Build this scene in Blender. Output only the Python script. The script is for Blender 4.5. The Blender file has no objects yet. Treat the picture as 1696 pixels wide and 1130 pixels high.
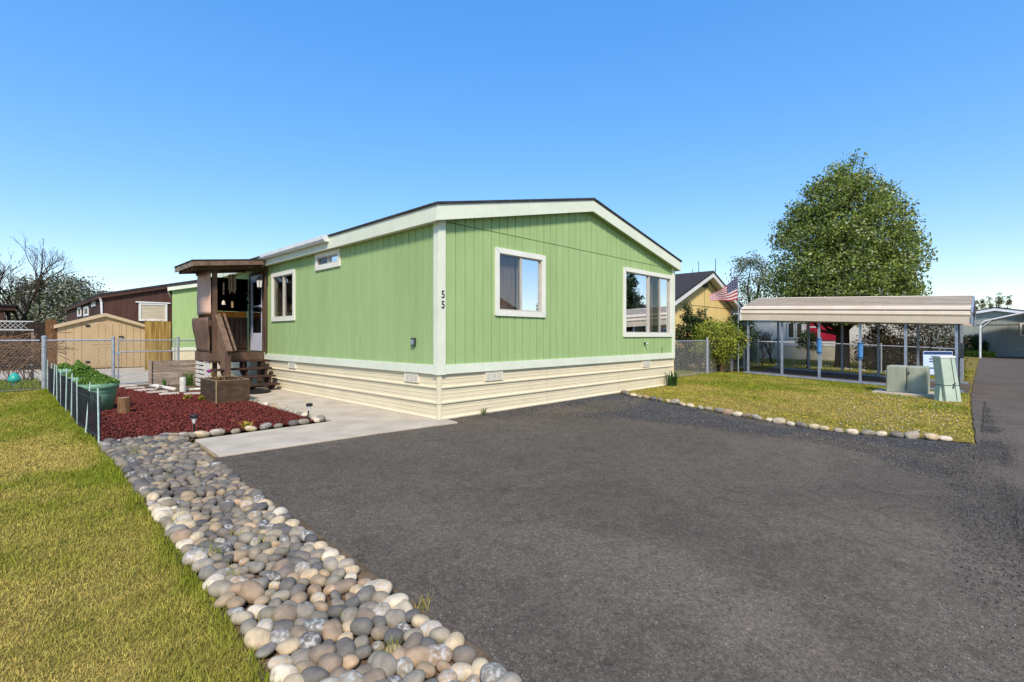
import bpy, bmesh, math, random
import numpy as np
from mathutils import Vector, Matrix
random.seed(5); RNG = np.random.default_rng(5)
SC = bpy.context.scene; COL = SC.collection
PI = math.pi
# ---------------------------------------------------------------- camera, sky, sun, exposure
# world x runs along the gable wall, y along the long wall, origin = near corner of the house at the ground
FPX = 819.5; CAM = (-4.874, -6.336, 1.36); FW = (.719, .695); RT = (.695, -.719); HOR = 556.0
cd = bpy.data.cameras.new('camera'); cam = bpy.data.objects.new('camera', cd); COL.objects.link(cam)
cam.location = CAM; cam.rotation_euler = (PI/2, 0, -math.atan2(FW[0], FW[1]))
cd.sensor_width = 36; cd.lens = 36*FPX/1696; cd.shift_y = -(565-HOR)/1696
cd.clip_start = .05; cd.clip_end = 3000
SC.camera = cam
SUN_EL = math.radians(43); SUN_AZ = math.atan2(-.62, -.78)      # behind the camera
w = bpy.data.worlds.new('World'); SC.world = w; w.use_nodes = True
nt = w.node_tree; bg = nt.nodes['Background']
sky = nt.nodes.new('ShaderNodeTexSky'); sky.sky_type = 'NISHITA'; sky.sun_disc = False
sky.sun_elevation = SUN_EL; sky.sun_rotation = SUN_AZ
sky.altitude = 0; sky.air_density = 1.0; sky.dust_density = .3; sky.ozone_density = 2.5
hs = nt.nodes.new('ShaderNodeHueSaturation'); hs.inputs['Saturation'].default_value = 2.25; hs.inputs['Value'].default_value = 1.78; hs.inputs['Hue'].default_value = .512; gm_n = nt.nodes.new('ShaderNodeGamma'); gm_n.inputs[1].default_value = .43; nt.links.new(sky.outputs[0], gm_n.inputs[0]); nt.links.new(gm_n.outputs[0], hs.inputs['Color']); nt.links.new(hs.outputs[0], bg.inputs[0]); bg.inputs[1].default_value = .15
sl = bpy.data.lights.new('sun', 'SUN'); sl.energy = 2.15; sl.angle = math.radians(9); sl.color = (1, .90, .76)
sun = bpy.data.objects.new('sun', sl); COL.objects.link(sun)
sd = Vector((math.sin(SUN_AZ)*math.cos(SUN_EL), math.cos(SUN_AZ)*math.cos(SUN_EL), math.sin(SUN_EL)))
sun.rotation_euler = (-sd).to_track_quat('-Z', 'Y').to_euler(); sun.location = sd*60
SC.view_settings.view_transform = 'Standard'; SC.view_settings.look = 'None'
SC.view_settings.gamma = 1; SC.view_settings.exposure = 1.08
# ---------------------------------------------------------------- ground height, pixel helpers
SLOPE = .043
def G(u): return 0.0 if u >= 0 else SLOPE*max(u, -7.0)
def Gn(u): return SLOPE*np.clip(u, -7.0, 0)
def ray(px, py):
    s = (px-848)/FPX
    return (FW[0]+RT[0]*s, FW[1]+RT[1]*s, (HOR-py)/FPX)
def on_x(px, py, X):
    d = ray(px, py); t = (X-CAM[0])/d[0]; return (X, CAM[1]+t*d[1], CAM[2]+t*d[2])
def on_y(px, py, Y):
    d = ray(px, py); t = (Y-CAM[1])/d[1]; return (CAM[0]+t*d[0], Y, CAM[2]+t*d[2])
def at_depth(px, Z):
    d = ray(px, HOR); return (CAM[0]+Z*d[0], CAM[1]+Z*d[1])
# ---------------------------------------------------------------- materials
def S(r, g, b):
    f = lambda c: ((c/255+.055)/1.055)**2.4 if c > 10 else c/255/12.92
    return (f(r), f(g), f(b), 1)
def sc(c, k): return (c[0]*k, c[1]*k, c[2]*k, 1)
def mat(name, c1, c2=None, scale=3, rough=.8, spec=.3, bump=0, bscale=60, fine=0, fscale=120, stretch=(1,1,1), metal=0, rand=0, third=None, vcol=False, lo=.35, hi=.65, space='P'):
    m = bpy.data.materials.new(name); m.use_nodes = True
    n = m.node_tree.nodes; l = m.node_tree.links; b = n['Principled BSDF']
    b.inputs['Roughness'].default_value = rough; b.inputs['Metallic'].default_value = metal
    b.inputs['Specular IOR Level'].default_value = spec
    if space == 'O': src = n.new('ShaderNodeTexCoord').outputs['Object']
    else: src = n.new('ShaderNodeNewGeometry').outputs['Position']
    mp = n.new('ShaderNodeMapping'); mp.inputs['Scale'].default_value = stretch; l.new(src, mp.inputs[0])
    oi = n.new('ShaderNodeObjectInfo')
    if space == 'O':
        cx = n.new('ShaderNodeVectorMath'); cx.operation = 'SCALE'; cx.inputs[0].default_value = (37, 51, 29); l.new(oi.outputs['Random'], cx.inputs['Scale'])
        l.new(cx.outputs[0], mp.inputs['Location'])
    P = mp.outputs[0]
    def noise(sca, det=6):
        t = n.new('ShaderNodeTexNoise'); t.inputs['Scale'].default_value = sca; t.inputs['Detail'].default_value = det
        l.new(P, t.inputs['Vector']); return t.outputs[0]
    ramp = n.new('ShaderNodeValToRGB'); e = ramp.color_ramp.elements
    e[0].position = lo; e[0].color = c1; e[1].position = hi; e[1].color = c2 or sc(c1, .86)
    if third: x = e.new((lo+hi)/2); x.color = third
    l.new(noise(scale), ramp.inputs[0]); out = ramp.outputs[0]
    if vcol:
        a = n.new('ShaderNodeAttribute'); a.attribute_name = 'col'
        mx = n.new('ShaderNodeMix'); mx.data_type = 'RGBA'; mx.blend_type = 'MULTIPLY'; mx.inputs[0].default_value = 1
        l.new(out, mx.inputs[6]); l.new(a.outputs['Color'], mx.inputs[7]); out = mx.outputs[2]
    if fine:
        r2 = n.new('ShaderNodeMapRange'); r2.inputs[1].default_value = .3; r2.inputs[2].default_value = .7
        r2.inputs[3].default_value = 1-fine; r2.inputs[4].default_value = 1+fine
        l.new(noise(fscale, 3), r2.inputs[0])
        mx = n.new('ShaderNodeVectorMath'); mx.operation = 'SCALE'; l.new(out, mx.inputs[0]); l.new(r2.outputs[0], mx.inputs['Scale']); out = mx.outputs[0]
    if rand:
        r2 = n.new('ShaderNodeMapRange'); r2.inputs[3].default_value = 1-rand; r2.inputs[4].default_value = 1+rand
        l.new(oi.outputs['Random'], r2.inputs[0])
        mx = n.new('ShaderNodeVectorMath'); mx.operation = 'SCALE'; l.new(out, mx.inputs[0]); l.new(r2.outputs[0], mx.inputs['Scale']); out = mx.outputs[0]
    l.new(out, b.inputs['Base Color'])
    if bump:
        bp = n.new('ShaderNodeBump'); bp.inputs['Strength'].default_value = bump; bp.inputs['Distance'].default_value = .01
        l.new(noise(bscale, 5), bp.inputs['Height']); l.new(bp.outputs[0], b.inputs['Normal'])
    return m
MT = {}
def asphalt(name, base, light, dark, speck, tint):
    m = bpy.data.materials.new(name); m.use_nodes = True; n = m.node_tree.nodes; l = m.node_tree.links; b = n['Principled BSDF']
    b.inputs['Roughness'].default_value = .92; b.inputs['Specular IOR Level'].default_value = .2
    P = n.new('ShaderNodeNewGeometry').outputs['Position']
    def noise(s, d=5, dist=0):
        t = n.new('ShaderNodeTexNoise'); t.inputs['Scale'].default_value = s; t.inputs['Detail'].default_value = d; t.inputs['Distortion'].default_value = dist; l.new(P, t.inputs['Vector']); return t.outputs[0]
    def ramp(src, stops):
        r = n.new('ShaderNodeValToRGB'); e = r.color_ramp.elements
        while len(e) < len(stops): e.new(.5)
        for i, (p, c) in enumerate(stops): e[i].position = p; e[i].color = c
        l.new(src, r.inputs[0]); return r.outputs[0]
    def mix(f, a, c, mode='MIX'):
        x = n.new('ShaderNodeMix'); x.data_type = 'RGBA'; x.blend_type = mode
        if isinstance(f, float): x.inputs[0].default_value = f
        else: l.new(f, x.inputs[0])
        l.new(a, x.inputs[6]); l.new(c, x.inputs[7]); return x.outputs[2]
    big = ramp(noise(.55, 6, .6), [(.32, dark), (.5, base), (.68, light)])
    tin = ramp(noise(.23, 3), [(.45, (0, 0, 0, 1)), (.7, (1, 1, 1, 1))])
    tc = n.new('ShaderNodeRGB'); tc.outputs[0].default_value = tint
    big = mix(tin, big, tc.outputs[0])
    vo = n.new('ShaderNodeTexVoronoi'); vo.inputs['Scale'].default_value = 150; l.new(P, vo.inputs['Vector'])
    grain = ramp(vo.outputs['Color'], [(.1, (.62, .62, .62, 1)), (.5, (.95, .95, .95, 1)), (.8, (1.15, 1.15, 1.15, 1)), (.95, (speck, speck, speck*.97, 1))])
    out = mix(1.0, big, grain, 'MULTIPLY')
    f2 = ramp(noise(34, 4), [(.35, (.78, .78, .78, 1)), (.65, (1.16, 1.16, 1.16, 1))])
    out = mix(1.0, out, ramp(noise(5.5, 7, 1.2), [(.34, (.84, .84, .84, 1)), (.5, (1, 1, 1, 1)), (.68, (1.12, 1.11, 1.1, 1))]), 'MULTIPLY')
    out = mix(1.0, out, f2, 'MULTIPLY')
    # hairline cracks
    v2 = n.new('ShaderNodeTexVoronoi'); v2.feature = 'DISTANCE_TO_EDGE'; v2.inputs['Scale'].default_value = .55
    wp = n.new('ShaderNodeVectorMath'); wp.operation = 'MULTIPLY_ADD'; wp.inputs[1].default_value = (.35,)*3
    tn = n.new('ShaderNodeTexNoise'); tn.inputs['Scale'].default_value = 4; tn.inputs['Detail'].default_value = 6; l.new(P, tn.inputs['Vector'])
    l.new(tn.outputs[1], wp.inputs[0]); l.new(P, wp.inputs[2]); l.new(wp.outputs[0], v2.inputs['Vector'])
    ck = ramp(v2.outputs[0], [(0, (.6, .6, .6, 1)), (.005, (1, 1, 1, 1))])
    msk = ramp(noise(.8, 2), [(.52, (0, 0, 0, 1)), (.6, (1, 1, 1, 1))])
    one = n.new('ShaderNodeRGB'); one.outputs[0].default_value = (1, 1, 1, 1)
    ck = mix(msk, one.outputs[0], ck); out = mix(1.0, out, ck, 'MULTIPLY')
    l.new(out, b.inputs['Base Color'])
    bp = n.new('ShaderNodeBump'); bp.inputs['Strength'].default_value = .7; bp.inputs['Distance'].default_value = .006
    l.new(grain, bp.inputs['Height']); l.new(bp.outputs[0], b.inputs['Normal'])
    return m
MT['drive'] = asphalt('driveway_asphalt', (.138, .110, .081, 1), (.172, .139, .103, 1), (.108, .087, .066, 1), 2.1, (.118, .097, .075, 1))
MT['road'] = asphalt('road_asphalt', (.142, .113, .084, 1), (.170, .137, .102, 1), (.120, .096, .072, 1), 1.7, (.14, .111, .087, 1))
MT['edgeasphalt'] = mat('crumbled_asphalt', S(96, 87, 79), S(66, 60, 55), 7, .95, .15, .35, 140, .35, 130)
MT['gravel'] = mat('gravel', S(58, 60, 66), S(100, 98, 96), 22, .95, .2, .9, 70, .3, 90, third=S(78, 78, 82))
MT['soil'] = mat('soil', S(92, 78, 56), S(120, 108, 66), 6, 1, .1, .8, 40, .2)
MT['dirt'] = mat('bare_dirt', S(120, 100, 78), S(88, 74, 58), 9, 1, .1, .8, 60, .2)
MT['turf'] = mat('turf_base', S(106, 98, 44), S(140, 122, 62), 5, 1, .1, .8, 40, .25, 60)
MT['concrete'] = mat('concrete', S(198, 184, 164), S(176, 163, 144), 2.2, .9, .2, .15, 160, .06, 200)
MT['mulchbase'] = mat('mulch_base', S(58, 28, 24), S(36, 18, 15), 30, 1, .1, .8, 80, .2)
MT['mulch'] = mat('red_mulch', S(122, 58, 49), S(92, 40, 34), 40, .9, .2, 0, vcol=True)
MT['green'] = mat('green_siding_paint', S(159, 184, 124), S(153, 178, 118), 1.2, .72, .25, .12, 220, .055, 9, stretch=(1, 1, .16), rand=.02)
MT['mint'] = mat('mint_trim_paint', S(222, 226, 204), S(214, 218, 196), 2, .65, .3, .08, 150, .03, 12)
MT['ivory'] = mat('window_trim_paint', S(228, 227, 212), S(221, 220, 205), 2, .6, .3, .05, 150)
MT['cream'] = mat('cream_skirting', S(226, 213, 180), S(219, 206, 173), 1.5, .5, .4, .05, 40, .03, 9, stretch=(1, 1, 3))
MT['shingle'] = mat('roof_shingles', S(70, 66, 66), S(48, 46, 48), 14, .95, .2, .8, 60, .25, 50)
MT['vinyl'] = mat('window_vinyl', S(190, 184, 172), S(180, 174, 162), 5, .5, .4)
MT['white'] = mat('white_paint', S(226, 226, 224), S(212, 212, 210), 3, .55, .35)
MT['vent'] = mat('vent_plastic', S(226, 219, 202), S(214, 207, 190), 30, .5, .35)
MT['brown'] = mat('brown_stained_wood', S(104, 81, 65), S(82, 62, 50), 5, .75, .3, .3, 90, .12, 60, stretch=(1, 1, .3))
MT['brown2'] = mat('worn_brown_wood', S(124, 100, 82), S(98, 77, 62), 8, .8, .3, .3, 90, .15, 60)
MT['porchfloor'] = mat('deck_paint', S(74, 52, 42), S(52, 36, 30), 6, .7, .3, .2, 60, .1, 40)
MT['chipped'] = mat('peeling_fascia_paint', S(96, 78, 66), S(176, 164, 152), 16, .85, .2, .4, 60, lo=.48, hi=.56)
MT['plywood'] = mat('brown_plywood', S(98, 74, 58), S(118, 92, 74), 2.5, .8, .25, .2, 60, .08, 30)
MT['boxply'] = mat('dark_plywood', S(88, 70, 54), S(66, 52, 40), 6, .85, .2, .5, 40, .15, 50, stretch=(1, 1, 2))
MT['rawedge'] = mat('plywood_edge', S(170, 146, 114), S(140, 116, 88), 20, .85)
MT['shade'] = mat('pink_blind', S(216, 180, 160), S(206, 170, 150), 3, .9, .1, .1, 200, stretch=(1, 1, 6))
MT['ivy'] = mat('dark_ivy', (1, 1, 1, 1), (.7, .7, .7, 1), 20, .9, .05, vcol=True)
MT['dark'] = mat('dark_interior', S(40, 38, 36), S(30, 28, 28), 3, .9, .1)
MT['room'] = mat('dim_room', S(120, 108, 98), S(98, 88, 82), 3, .9, .1)
MT['curtain'] = mat('curtain_cloth', S(150, 134, 124), S(120, 106, 100), 5, .95, .1, stretch=(6, 6, .4))
MT['whitecurtain'] = mat('white_curtain', S(214, 210, 204), S(190, 186, 182), 5, .95, .1, stretch=(6, 6, .4))
MT['black'] = mat('black_metal', S(30, 33, 42), S(22, 24, 31), 20, .45, .5)
MT['iron'] = mat('black_plastic', S(24, 24, 25), S(34, 34, 35), 20, .5, .4)
MT['galv'] = mat('galvanised_steel', S(176, 182, 188), S(150, 156, 164), 14, .45, .5, metal=.35)
MT['galv2'] = mat('fence_wire', S(150, 152, 150), S(120, 122, 122), 14, .5, .5, metal=.4)
MT['stake'] = mat('pale_stake', S(186, 206, 198), S(160, 176, 172), 20, .5, .4)
MT['shed'] = mat('tan_resin', S(190, 164, 126), S(180, 154, 117), 2, .6, .3, .08, 120, .03)
MT['shedtrim'] = mat('pale_tan_resin', S(196, 174, 142), S(186, 164, 132), 2, .6, .3)
MT['brownhouse'] = mat('brown_siding', S(86, 60, 52), S(74, 51, 45), 2, .8, .2, .15, 40, stretch=(4, 4, .3))
MT['yellow'] = mat('yellow_siding', S(228, 202, 138), S(218, 192, 128), 2, .8, .2, .2, 30, .04, 20, stretch=(5, 5, .2))
MT['farwhite'] = mat('far_white_siding', S(222, 220, 214), S(208, 206, 200), 2, .8, .2)
MT['farcream'] = mat('far_cream_skirt', S(196, 186, 162), S(180, 170, 148), 3, .8, .2)
MT['red'] = mat('red_paint', S(178, 26, 56), S(160, 22, 50), 3, .7, .3)
MT['greyhouse'] = mat('grey_green_siding', S(164, 170, 160), S(152, 158, 149), 2, .8, .2, .1, 40, stretch=(4, 4, .3))
MT['pinksiding'] = mat('pink_brown_siding', S(176, 140, 128), S(160, 126, 116), 2, .8, .2)
MT['tanroof'] = mat('tan_roof_metal', S(220, 203, 178), S(211, 194, 168), 2, .45, .4, .05, 20, .04, 6)
MT['tanshade'] = mat('roof_rib_shade', S(140, 126, 108), S(124, 110, 94), 6, .7, .2)  # darker tan that paints the shade line under each carport roof rib
MT['steelblue'] = mat('carport_tube', S(158, 168, 182), S(140, 150, 166), 6, .45, .5, metal=.25)
MT['blue'] = mat('blue_foam', S(82, 140, 192), S(72, 126, 180), 6, .8, .2)
MT['box'] = mat('utility_green', S(168, 172, 150), S(150, 154, 134), 4, .6, .35, .05, 30, .06, 9, stretch=(1, 1, .4))
MT['box2'] = mat('pedestal_green', S(184, 200, 182), S(172, 188, 170), 4, .55, .35)
MT['pot'] = mat('green_pot_plastic', S(122, 164, 136), S(112, 154, 126), 3, .5, .4)
MT['potsoil'] = mat('potting_soil', S(50, 38, 28), S(36, 28, 22), 30, 1, .1)
MT['teal'] = mat('teal_plastic', S(32, 176, 156), S(24, 160, 142), 5, .4, .5)
MT['greywood'] = mat('weathered_wood', S(166, 150, 136), S(126, 110, 98), 7, .9, .15, .5, 60, .2, 60, stretch=(.5, .5, 5), rand=.14)
MT['cedar'] = mat('cedar_wood', S(116, 84, 56), S(92, 66, 44), 6, .85, .2, .3, 60, .1, stretch=(4, 4, .4), rand=.15)
MT['cedarorange'] = mat('orange_cedar', S(226, 146, 58), S(206, 126, 46), 6, .85, .2, rand=.12)
MT['darkwood'] = mat('dark_fence_wood', S(62, 52, 46), S(44, 37, 33), 6, .9, .1, .3, 60, .2, rand=.2)
MT['reed'] = mat('reed', S(206, 172, 96), S(140, 108, 52), 5, .9, .2, stretch=(6, 6, .2), rand=.2)
MT['lattice'] = mat('white_lattice', S(226, 226, 222), S(204, 204, 200), 5, .6, .3)
MT['brushwood'] = mat('dry_vine', S(150, 116, 84), S(104, 78, 56), 10, .95, .1)
MT['bark'] = mat('bark', S(72, 60, 50), S(46, 38, 32), 9, .95, .1, .8, 30, .2, stretch=(3, 3, .6))
MT['log'] = mat('split_log', S(140, 108, 78), S(106, 78, 54), 10, .9, .1, .5, 50, .15, stretch=(4, 4, .4))
MT['whitelog'] = mat('bleached_wood', S(226, 220, 208), S(196, 186, 172), 12, .8, .2, .4, 60)
MT['pvc'] = mat('dirty_white_pipe', S(224, 222, 212), S(196, 192, 180), 9, .5, .4)
MT['paver'] = mat('paver', S(206, 194, 180), S(186, 174, 160), 6, .9, .2, .2, 80, rand=.08)
MT['leaf'] = mat('leaf', (1, 1, 1, 1), (.75, .75, .75, 1), 3, .75, .12, vcol=True)
MT['grass'] = mat('grass', (1, 1, 1, 1), (.8, .8, .8, 1), 6, .7, .2, vcol=True)
MT['flower'] = mat('flower', (1, 1, 1, 1), (.9, .9, .9, 1), 9, .8, .1, vcol=True)
MT['lamp'] = mat('frosted_lens', S(226, 226, 220), S(206, 206, 200), 9, .3, .5)
MT['sign'] = mat('sign_face', S(198, 214, 236), S(190, 206, 230), 3, .5, .3)
MT['signblue'] = mat('sign_blue', S(40, 66, 110), S(36, 60, 104), 3, .5, .3)
MT['door'] = mat('storm_door_white', S(206, 212, 228), S(196, 202, 220), 3, .45, .4)
MT['meter'] = mat('dark_grey_box', S(60, 64, 70), S(48, 52, 58), 6, .5, .4)
def leafmat(name):      # leaves with a little light through them
    m = MT['leaf'].copy(); m.name = name; n = m.node_tree.nodes; l = m.node_tree.links
    b = n['Principled BSDF']; o = n['Material Output']; src = b.inputs['Base Color'].links[0].from_socket
    t = n.new('ShaderNodeBsdfTranslucent'); l.new(src, t.inputs[0]); x = n.new('ShaderNodeMixShader'); x.inputs[0].default_value = .3
    l.new(b.outputs[0], x.inputs[1]); l.new(t.outputs[0], x.inputs[2]); l.new(x.outputs[0], o.inputs[0]); return m
MT['leaf'] = leafmat('tree_leaf')
def glass(name, refl, tint):
    m = bpy.data.materials.new(name); m.use_nodes = True; n = m.node_tree.nodes; l = m.node_tree.links
    n.remove(n['Principled BSDF']); o = n['Material Output']
    g = n.new('ShaderNodeBsdfGlossy'); g.inputs['Roughness'].default_value = .015; g.inputs['Color'].default_value = (.92, .95, 1, 1)
    t = n.new('ShaderNodeBsdfTransparent'); t.inputs[0].default_value = tint
    x = n.new('ShaderNodeMixShader'); x.inputs[0].default_value = refl
    l.new(t.outputs[0], x.inputs[1]); l.new(g.outputs[0], x.inputs[2]); l.new(x.outputs[0], o.inputs[0]); return m
MT['glass'] = glass('coated_glass', .82, (.7, .75, .8, 1))
MT['screen'] = glass('insect_screened_glass', .12, (.62, .61, .62, 1))
MT['dimglass'] = glass('plain_glass', .25, (.7, .75, .75, 1))
def stone_mat(name, ramp, white):
    m = bpy.data.materials.new(name); m.use_nodes = True; n = m.node_tree.nodes; l = m.node_tree.links; b = n['Principled BSDF']
    b.inputs['Roughness'].default_value = .7; b.inputs['Specular IOR Level'].default_value = .3
    oi = n.new('ShaderNodeObjectInfo'); ge = n.new('ShaderNodeNewGeometry')
    r = n.new('ShaderNodeValToRGB'); e = r.color_ramp.elements; r.color_ramp.interpolation = 'CONSTANT'
    while len(e) < len(ramp): e.new(.5)
    for i, c in enumerate(ramp): e[i].position = i/len(ramp); e[i].color = c
    sub = n.new('ShaderNodeMath'); sub.operation = 'ADD'
    at = n.new('ShaderNodeAttribute'); at.attribute_name = 'sid'; l.new(oi.outputs['Random'], sub.inputs[0]); l.new(at.outputs['Fac'], sub.inputs[1])
    fr = n.new('ShaderNodeMath'); fr.operation = 'FRACT'; l.new(sub.outputs[0], fr.inputs[0]); l.new(fr.outputs[0], r.inputs[0])
    t = n.new('ShaderNodeTexNoise'); t.inputs['Scale'].default_value = 22; t.inputs['Detail'].default_value = 6; l.new(ge.outputs['Position'], t.inputs['Vector'])
    mr = n.new('ShaderNodeMapRange'); mr.inputs[1].default_value = .3; mr.inputs[2].default_value = .7; mr.inputs[3].default_value = .75; mr.inputs[4].default_value = 1.25; l.new(t.outputs[0], mr.inputs[0])
    v = n.new('ShaderNodeVectorMath'); v.operation = 'SCALE'; l.new(r.outputs[0], v.inputs[0]); l.new(mr.outputs[0], v.inputs['Scale'])
    out = v.outputs[0]
    t2 = n.new('ShaderNodeTexNoise'); t2.inputs['Scale'].default_value = 48; t2.inputs['Detail'].default_value = 8; l.new(ge.outputs['Position'], t2.inputs['Vector'])
    r2 = n.new('ShaderNodeValToRGB'); r2.color_ramp.elements[0].position = .46; r2.color_ramp.elements[1].position = .70; l.new(t2.outputs[0], r2.inputs[0])
    f2 = n.new('ShaderNodeMath'); f2.operation = 'MULTIPLY'; f2.inputs[1].default_value = 7.31; l.new(fr.outputs[0], f2.inputs[0])
    f3 = n.new('ShaderNodeMath'); f3.operation = 'FRACT'; l.new(f2.outputs[0], f3.inputs[0])
    f4 = n.new('ShaderNodeMath'); f4.operation = 'LESS_THAN'; f4.inputs[1].default_value = white; l.new(f3.outputs[0], f4.inputs[0])
    f5 = n.new('ShaderNodeMath'); f5.operation = 'MULTIPLY'; l.new(f4.outputs[0], f5.inputs[0]); l.new(r2.outputs[0], f5.inputs[1])
    mx = n.new('ShaderNodeMix'); mx.data_type = 'RGBA'; l.new(f5.outputs[0], mx.inputs[0]); l.new(out, mx.inputs[6]); mx.inputs[7].default_value = S(190, 187, 180)
    l.new(mx.outputs[2], b.inputs['Base Color'])
    bp = n.new('ShaderNodeBump'); bp.inputs['Strength'].default_value = .25; bp.inputs['Distance'].default_value = .006
    l.new(t2.outputs[0], bp.inputs['Height']); l.new(bp.outputs[0], b.inputs['Normal']); return m
MT['stone'] = stone_mat('river_stone', [S(143, 130, 110), S(117, 111, 101), S(133, 123, 108), S(176, 149, 117), S(97, 93, 89), S(150, 138, 118), S(154, 131, 105), S(137, 128, 112), S(168, 145, 115), S(108, 102, 93), S(135, 118, 99), S(187, 165, 131)], .16)
MT['greystone'] = stone_mat('grey_river_stone', [S(121, 113, 98), S(103, 96, 86), S(136, 123, 103), S(113, 105, 95), S(89, 85, 81), S(129, 119, 102), S(148, 130, 104), S(107, 101, 91), S(119, 108, 96), S(96, 90, 85), S(157, 136, 106)], .08)
MT['palestone'] = stone_mat('pale_river_stone', [S(176, 161, 137), S(192, 172, 139), S(156, 145, 128), S(206, 190, 163), S(133, 126, 114)], .3)
# ---------------------------------------------------------------- object helpers
def tag(o, label=None, cat=None, group=None, kind=None):
    if label: o['label'] = label
    if cat: o['category'] = cat
    if group: o['group'] = group
    if kind: o['kind'] = kind
    return o
def thing(name, label, cat, loc, group=None, kind=None):
    o = bpy.data.objects.new(name, None); o.empty_display_size = .1; COL.objects.link(o); o.location = loc
    return tag(o, label, cat, group, kind)
def wloc(p):
    v = Vector((0, 0, 0))
    while p: v = v+p.location; p = p.parent
    return v
class MB:
    def __init__(s, f=None): s.v = []; s.f = []; s.mi = []; s.map = f; s.cur = 0
    def pt(s, p): s.v.append(tuple(s.map(*p)) if s.map else tuple(p)); return len(s.v)-1
    def face(s, ids): s.f.append(tuple(ids)); s.mi.append(s.cur)
    def hexa(s, P):
        i = [s.pt(p) for p in P]
        for q in ((0,3,2,1),(4,5,6,7),(0,1,5,4),(1,2,6,5),(2,3,7,6),(3,0,4,7)): s.face([i[k] for k in q])
        return s
    def box(s, x0, x1, y0, y1, z0, z1):
        return s.hexa([(x0,y0,z0),(x1,y0,z0),(x1,y1,z0),(x0,y1,z0),(x0,y0,z1),(x1,y0,z1),(x1,y1,z1),(x0,y1,z1)])
    def beam(s, p, q, w, h, up=(0,0,1)):
        p = Vector(p); q = Vector(q); d = (q-p).normalized(); up = Vector(up)
        if abs(d.dot(up)) > .98: up = Vector((0, 1, 0))
        a = d.cross(up).normalized()*w/2; b = a.cross(d).normalized()*h/2
        return s.hexa([p-a-b, p+a-b, q+a-b, q-a-b, p-a+b, p+a+b, q+a+b, q-a+b])
    def tube(s, pts, rad, n=8, cap=True):
        pts = [Vector(p) for p in pts]; m = len(pts)
        if not hasattr(rad, '__len__'): rad = [rad]*m
        rings = []
        for k in range(m):
            d = (pts[min(k+1, m-1)]-pts[max(k-1, 0)]).normalized()
            up = Vector((0, 0, 1)) if abs(d.z) < .9 else Vector((1, 0, 0))
            a = d.cross(up).normalized(); b = a.cross(d)
            rings.append([s.pt(pts[k]+(a*math.cos(t*2*PI/n)+b*math.sin(t*2*PI/n))*rad[k]) for t in range(n)])
        for k in range(m-1):
            for t in range(n): s.face([rings[k][t], rings[k][(t+1)%n], rings[k+1][(t+1)%n], rings[k+1][t]])
        if cap: s.face(rings[0][::-1]); s.face(rings[-1])
        return s
    def lathe(s, c, prof, n=24):
        rings = [[s.pt((c[0]+r*math.cos(t*2*PI/n), c[1]+r*math.sin(t*2*PI/n), c[2]+z)) for t in range(n)] for r, z in prof]
        for k in range(len(prof)-1):
            for t in range(n): s.face([rings[k][t], rings[k][(t+1)%n], rings[k+1][(t+1)%n], rings[k+1][t]])
        s.face(rings[0][::-1]); s.face(rings[-1]); return s
    def prism(s, poly, axis, lo, hi):   # polygon extruded along an axis; poly holds the two other coordinates in order
        def P(p, t): return (t, p[0], p[1]) if axis == 'x' else (p[0], t, p[1]) if axis == 'y' else (p[0], p[1], t)
        a = [s.pt(P(p, lo)) for p in poly]; b = [s.pt(P(p, hi)) for p in poly]; n = len(poly)
        s.face(a); s.face(b[::-1])
        for i in range(n): s.face([a[i], b[i], b[(i+1)%n], a[(i+1)%n]])
        return s
    def strip(s, prof, axis, lo, hi):   # open profile extruded along an axis
        def P(p, t): return (t, p[0], p[1]) if axis == 'x' else (p[0], t, p[1])
        a = [s.pt(P(p, lo)) for p in prof]; b = [s.pt(P(p, hi)) for p in prof]
        for i in range(len(prof)-1): s.face([a[i], b[i], b[i+1], a[i+1]])
        return s
    def build(s, name, m, parent=None, bevel=0, smooth=False, kind=None, label=None, cat=None, group=None, recalc=True):
        off = wloc(parent) if parent else Vector((0, 0, 0))
        V = [Vector(p)-off for p in s.v]
        # own origin at the base of the piece
        lo = Vector((min(p.x for p in V), min(p.y for p in V), min(p.z for p in V))); hi = Vector((max(p.x for p in V), max(p.y for p in V), 0))
        o0 = Vector(((lo.x+hi.x)/2, (lo.y+hi.y)/2, lo.z))
        me = bpy.data.meshes.new(name); me.from_pydata([p-o0 for p in V], [], s.f)
        for x in (m if isinstance(m, (list, tuple)) else [m]): me.materials.append(MT[x])
        if max(s.mi) > 0: me.polygons.foreach_set('material_index', s.mi)
        if recalc:
            bm = bmesh.new(); bm.from_mesh(me); bmesh.ops.recalc_face_normals(bm, faces=bm.faces); bm.to_mesh(me); bm.free()
        if smooth: me.shade_smooth()
        o = bpy.data.objects.new(name, me); COL.objects.link(o); o.parent = parent; o.location = o0
        if bevel:
            b = o.modifiers.new('bevel', 'BEVEL'); b.width = bevel; b.segments = 2; b.limit_method = 'ANGLE'
        return tag(o, label, cat, group, kind)
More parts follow.
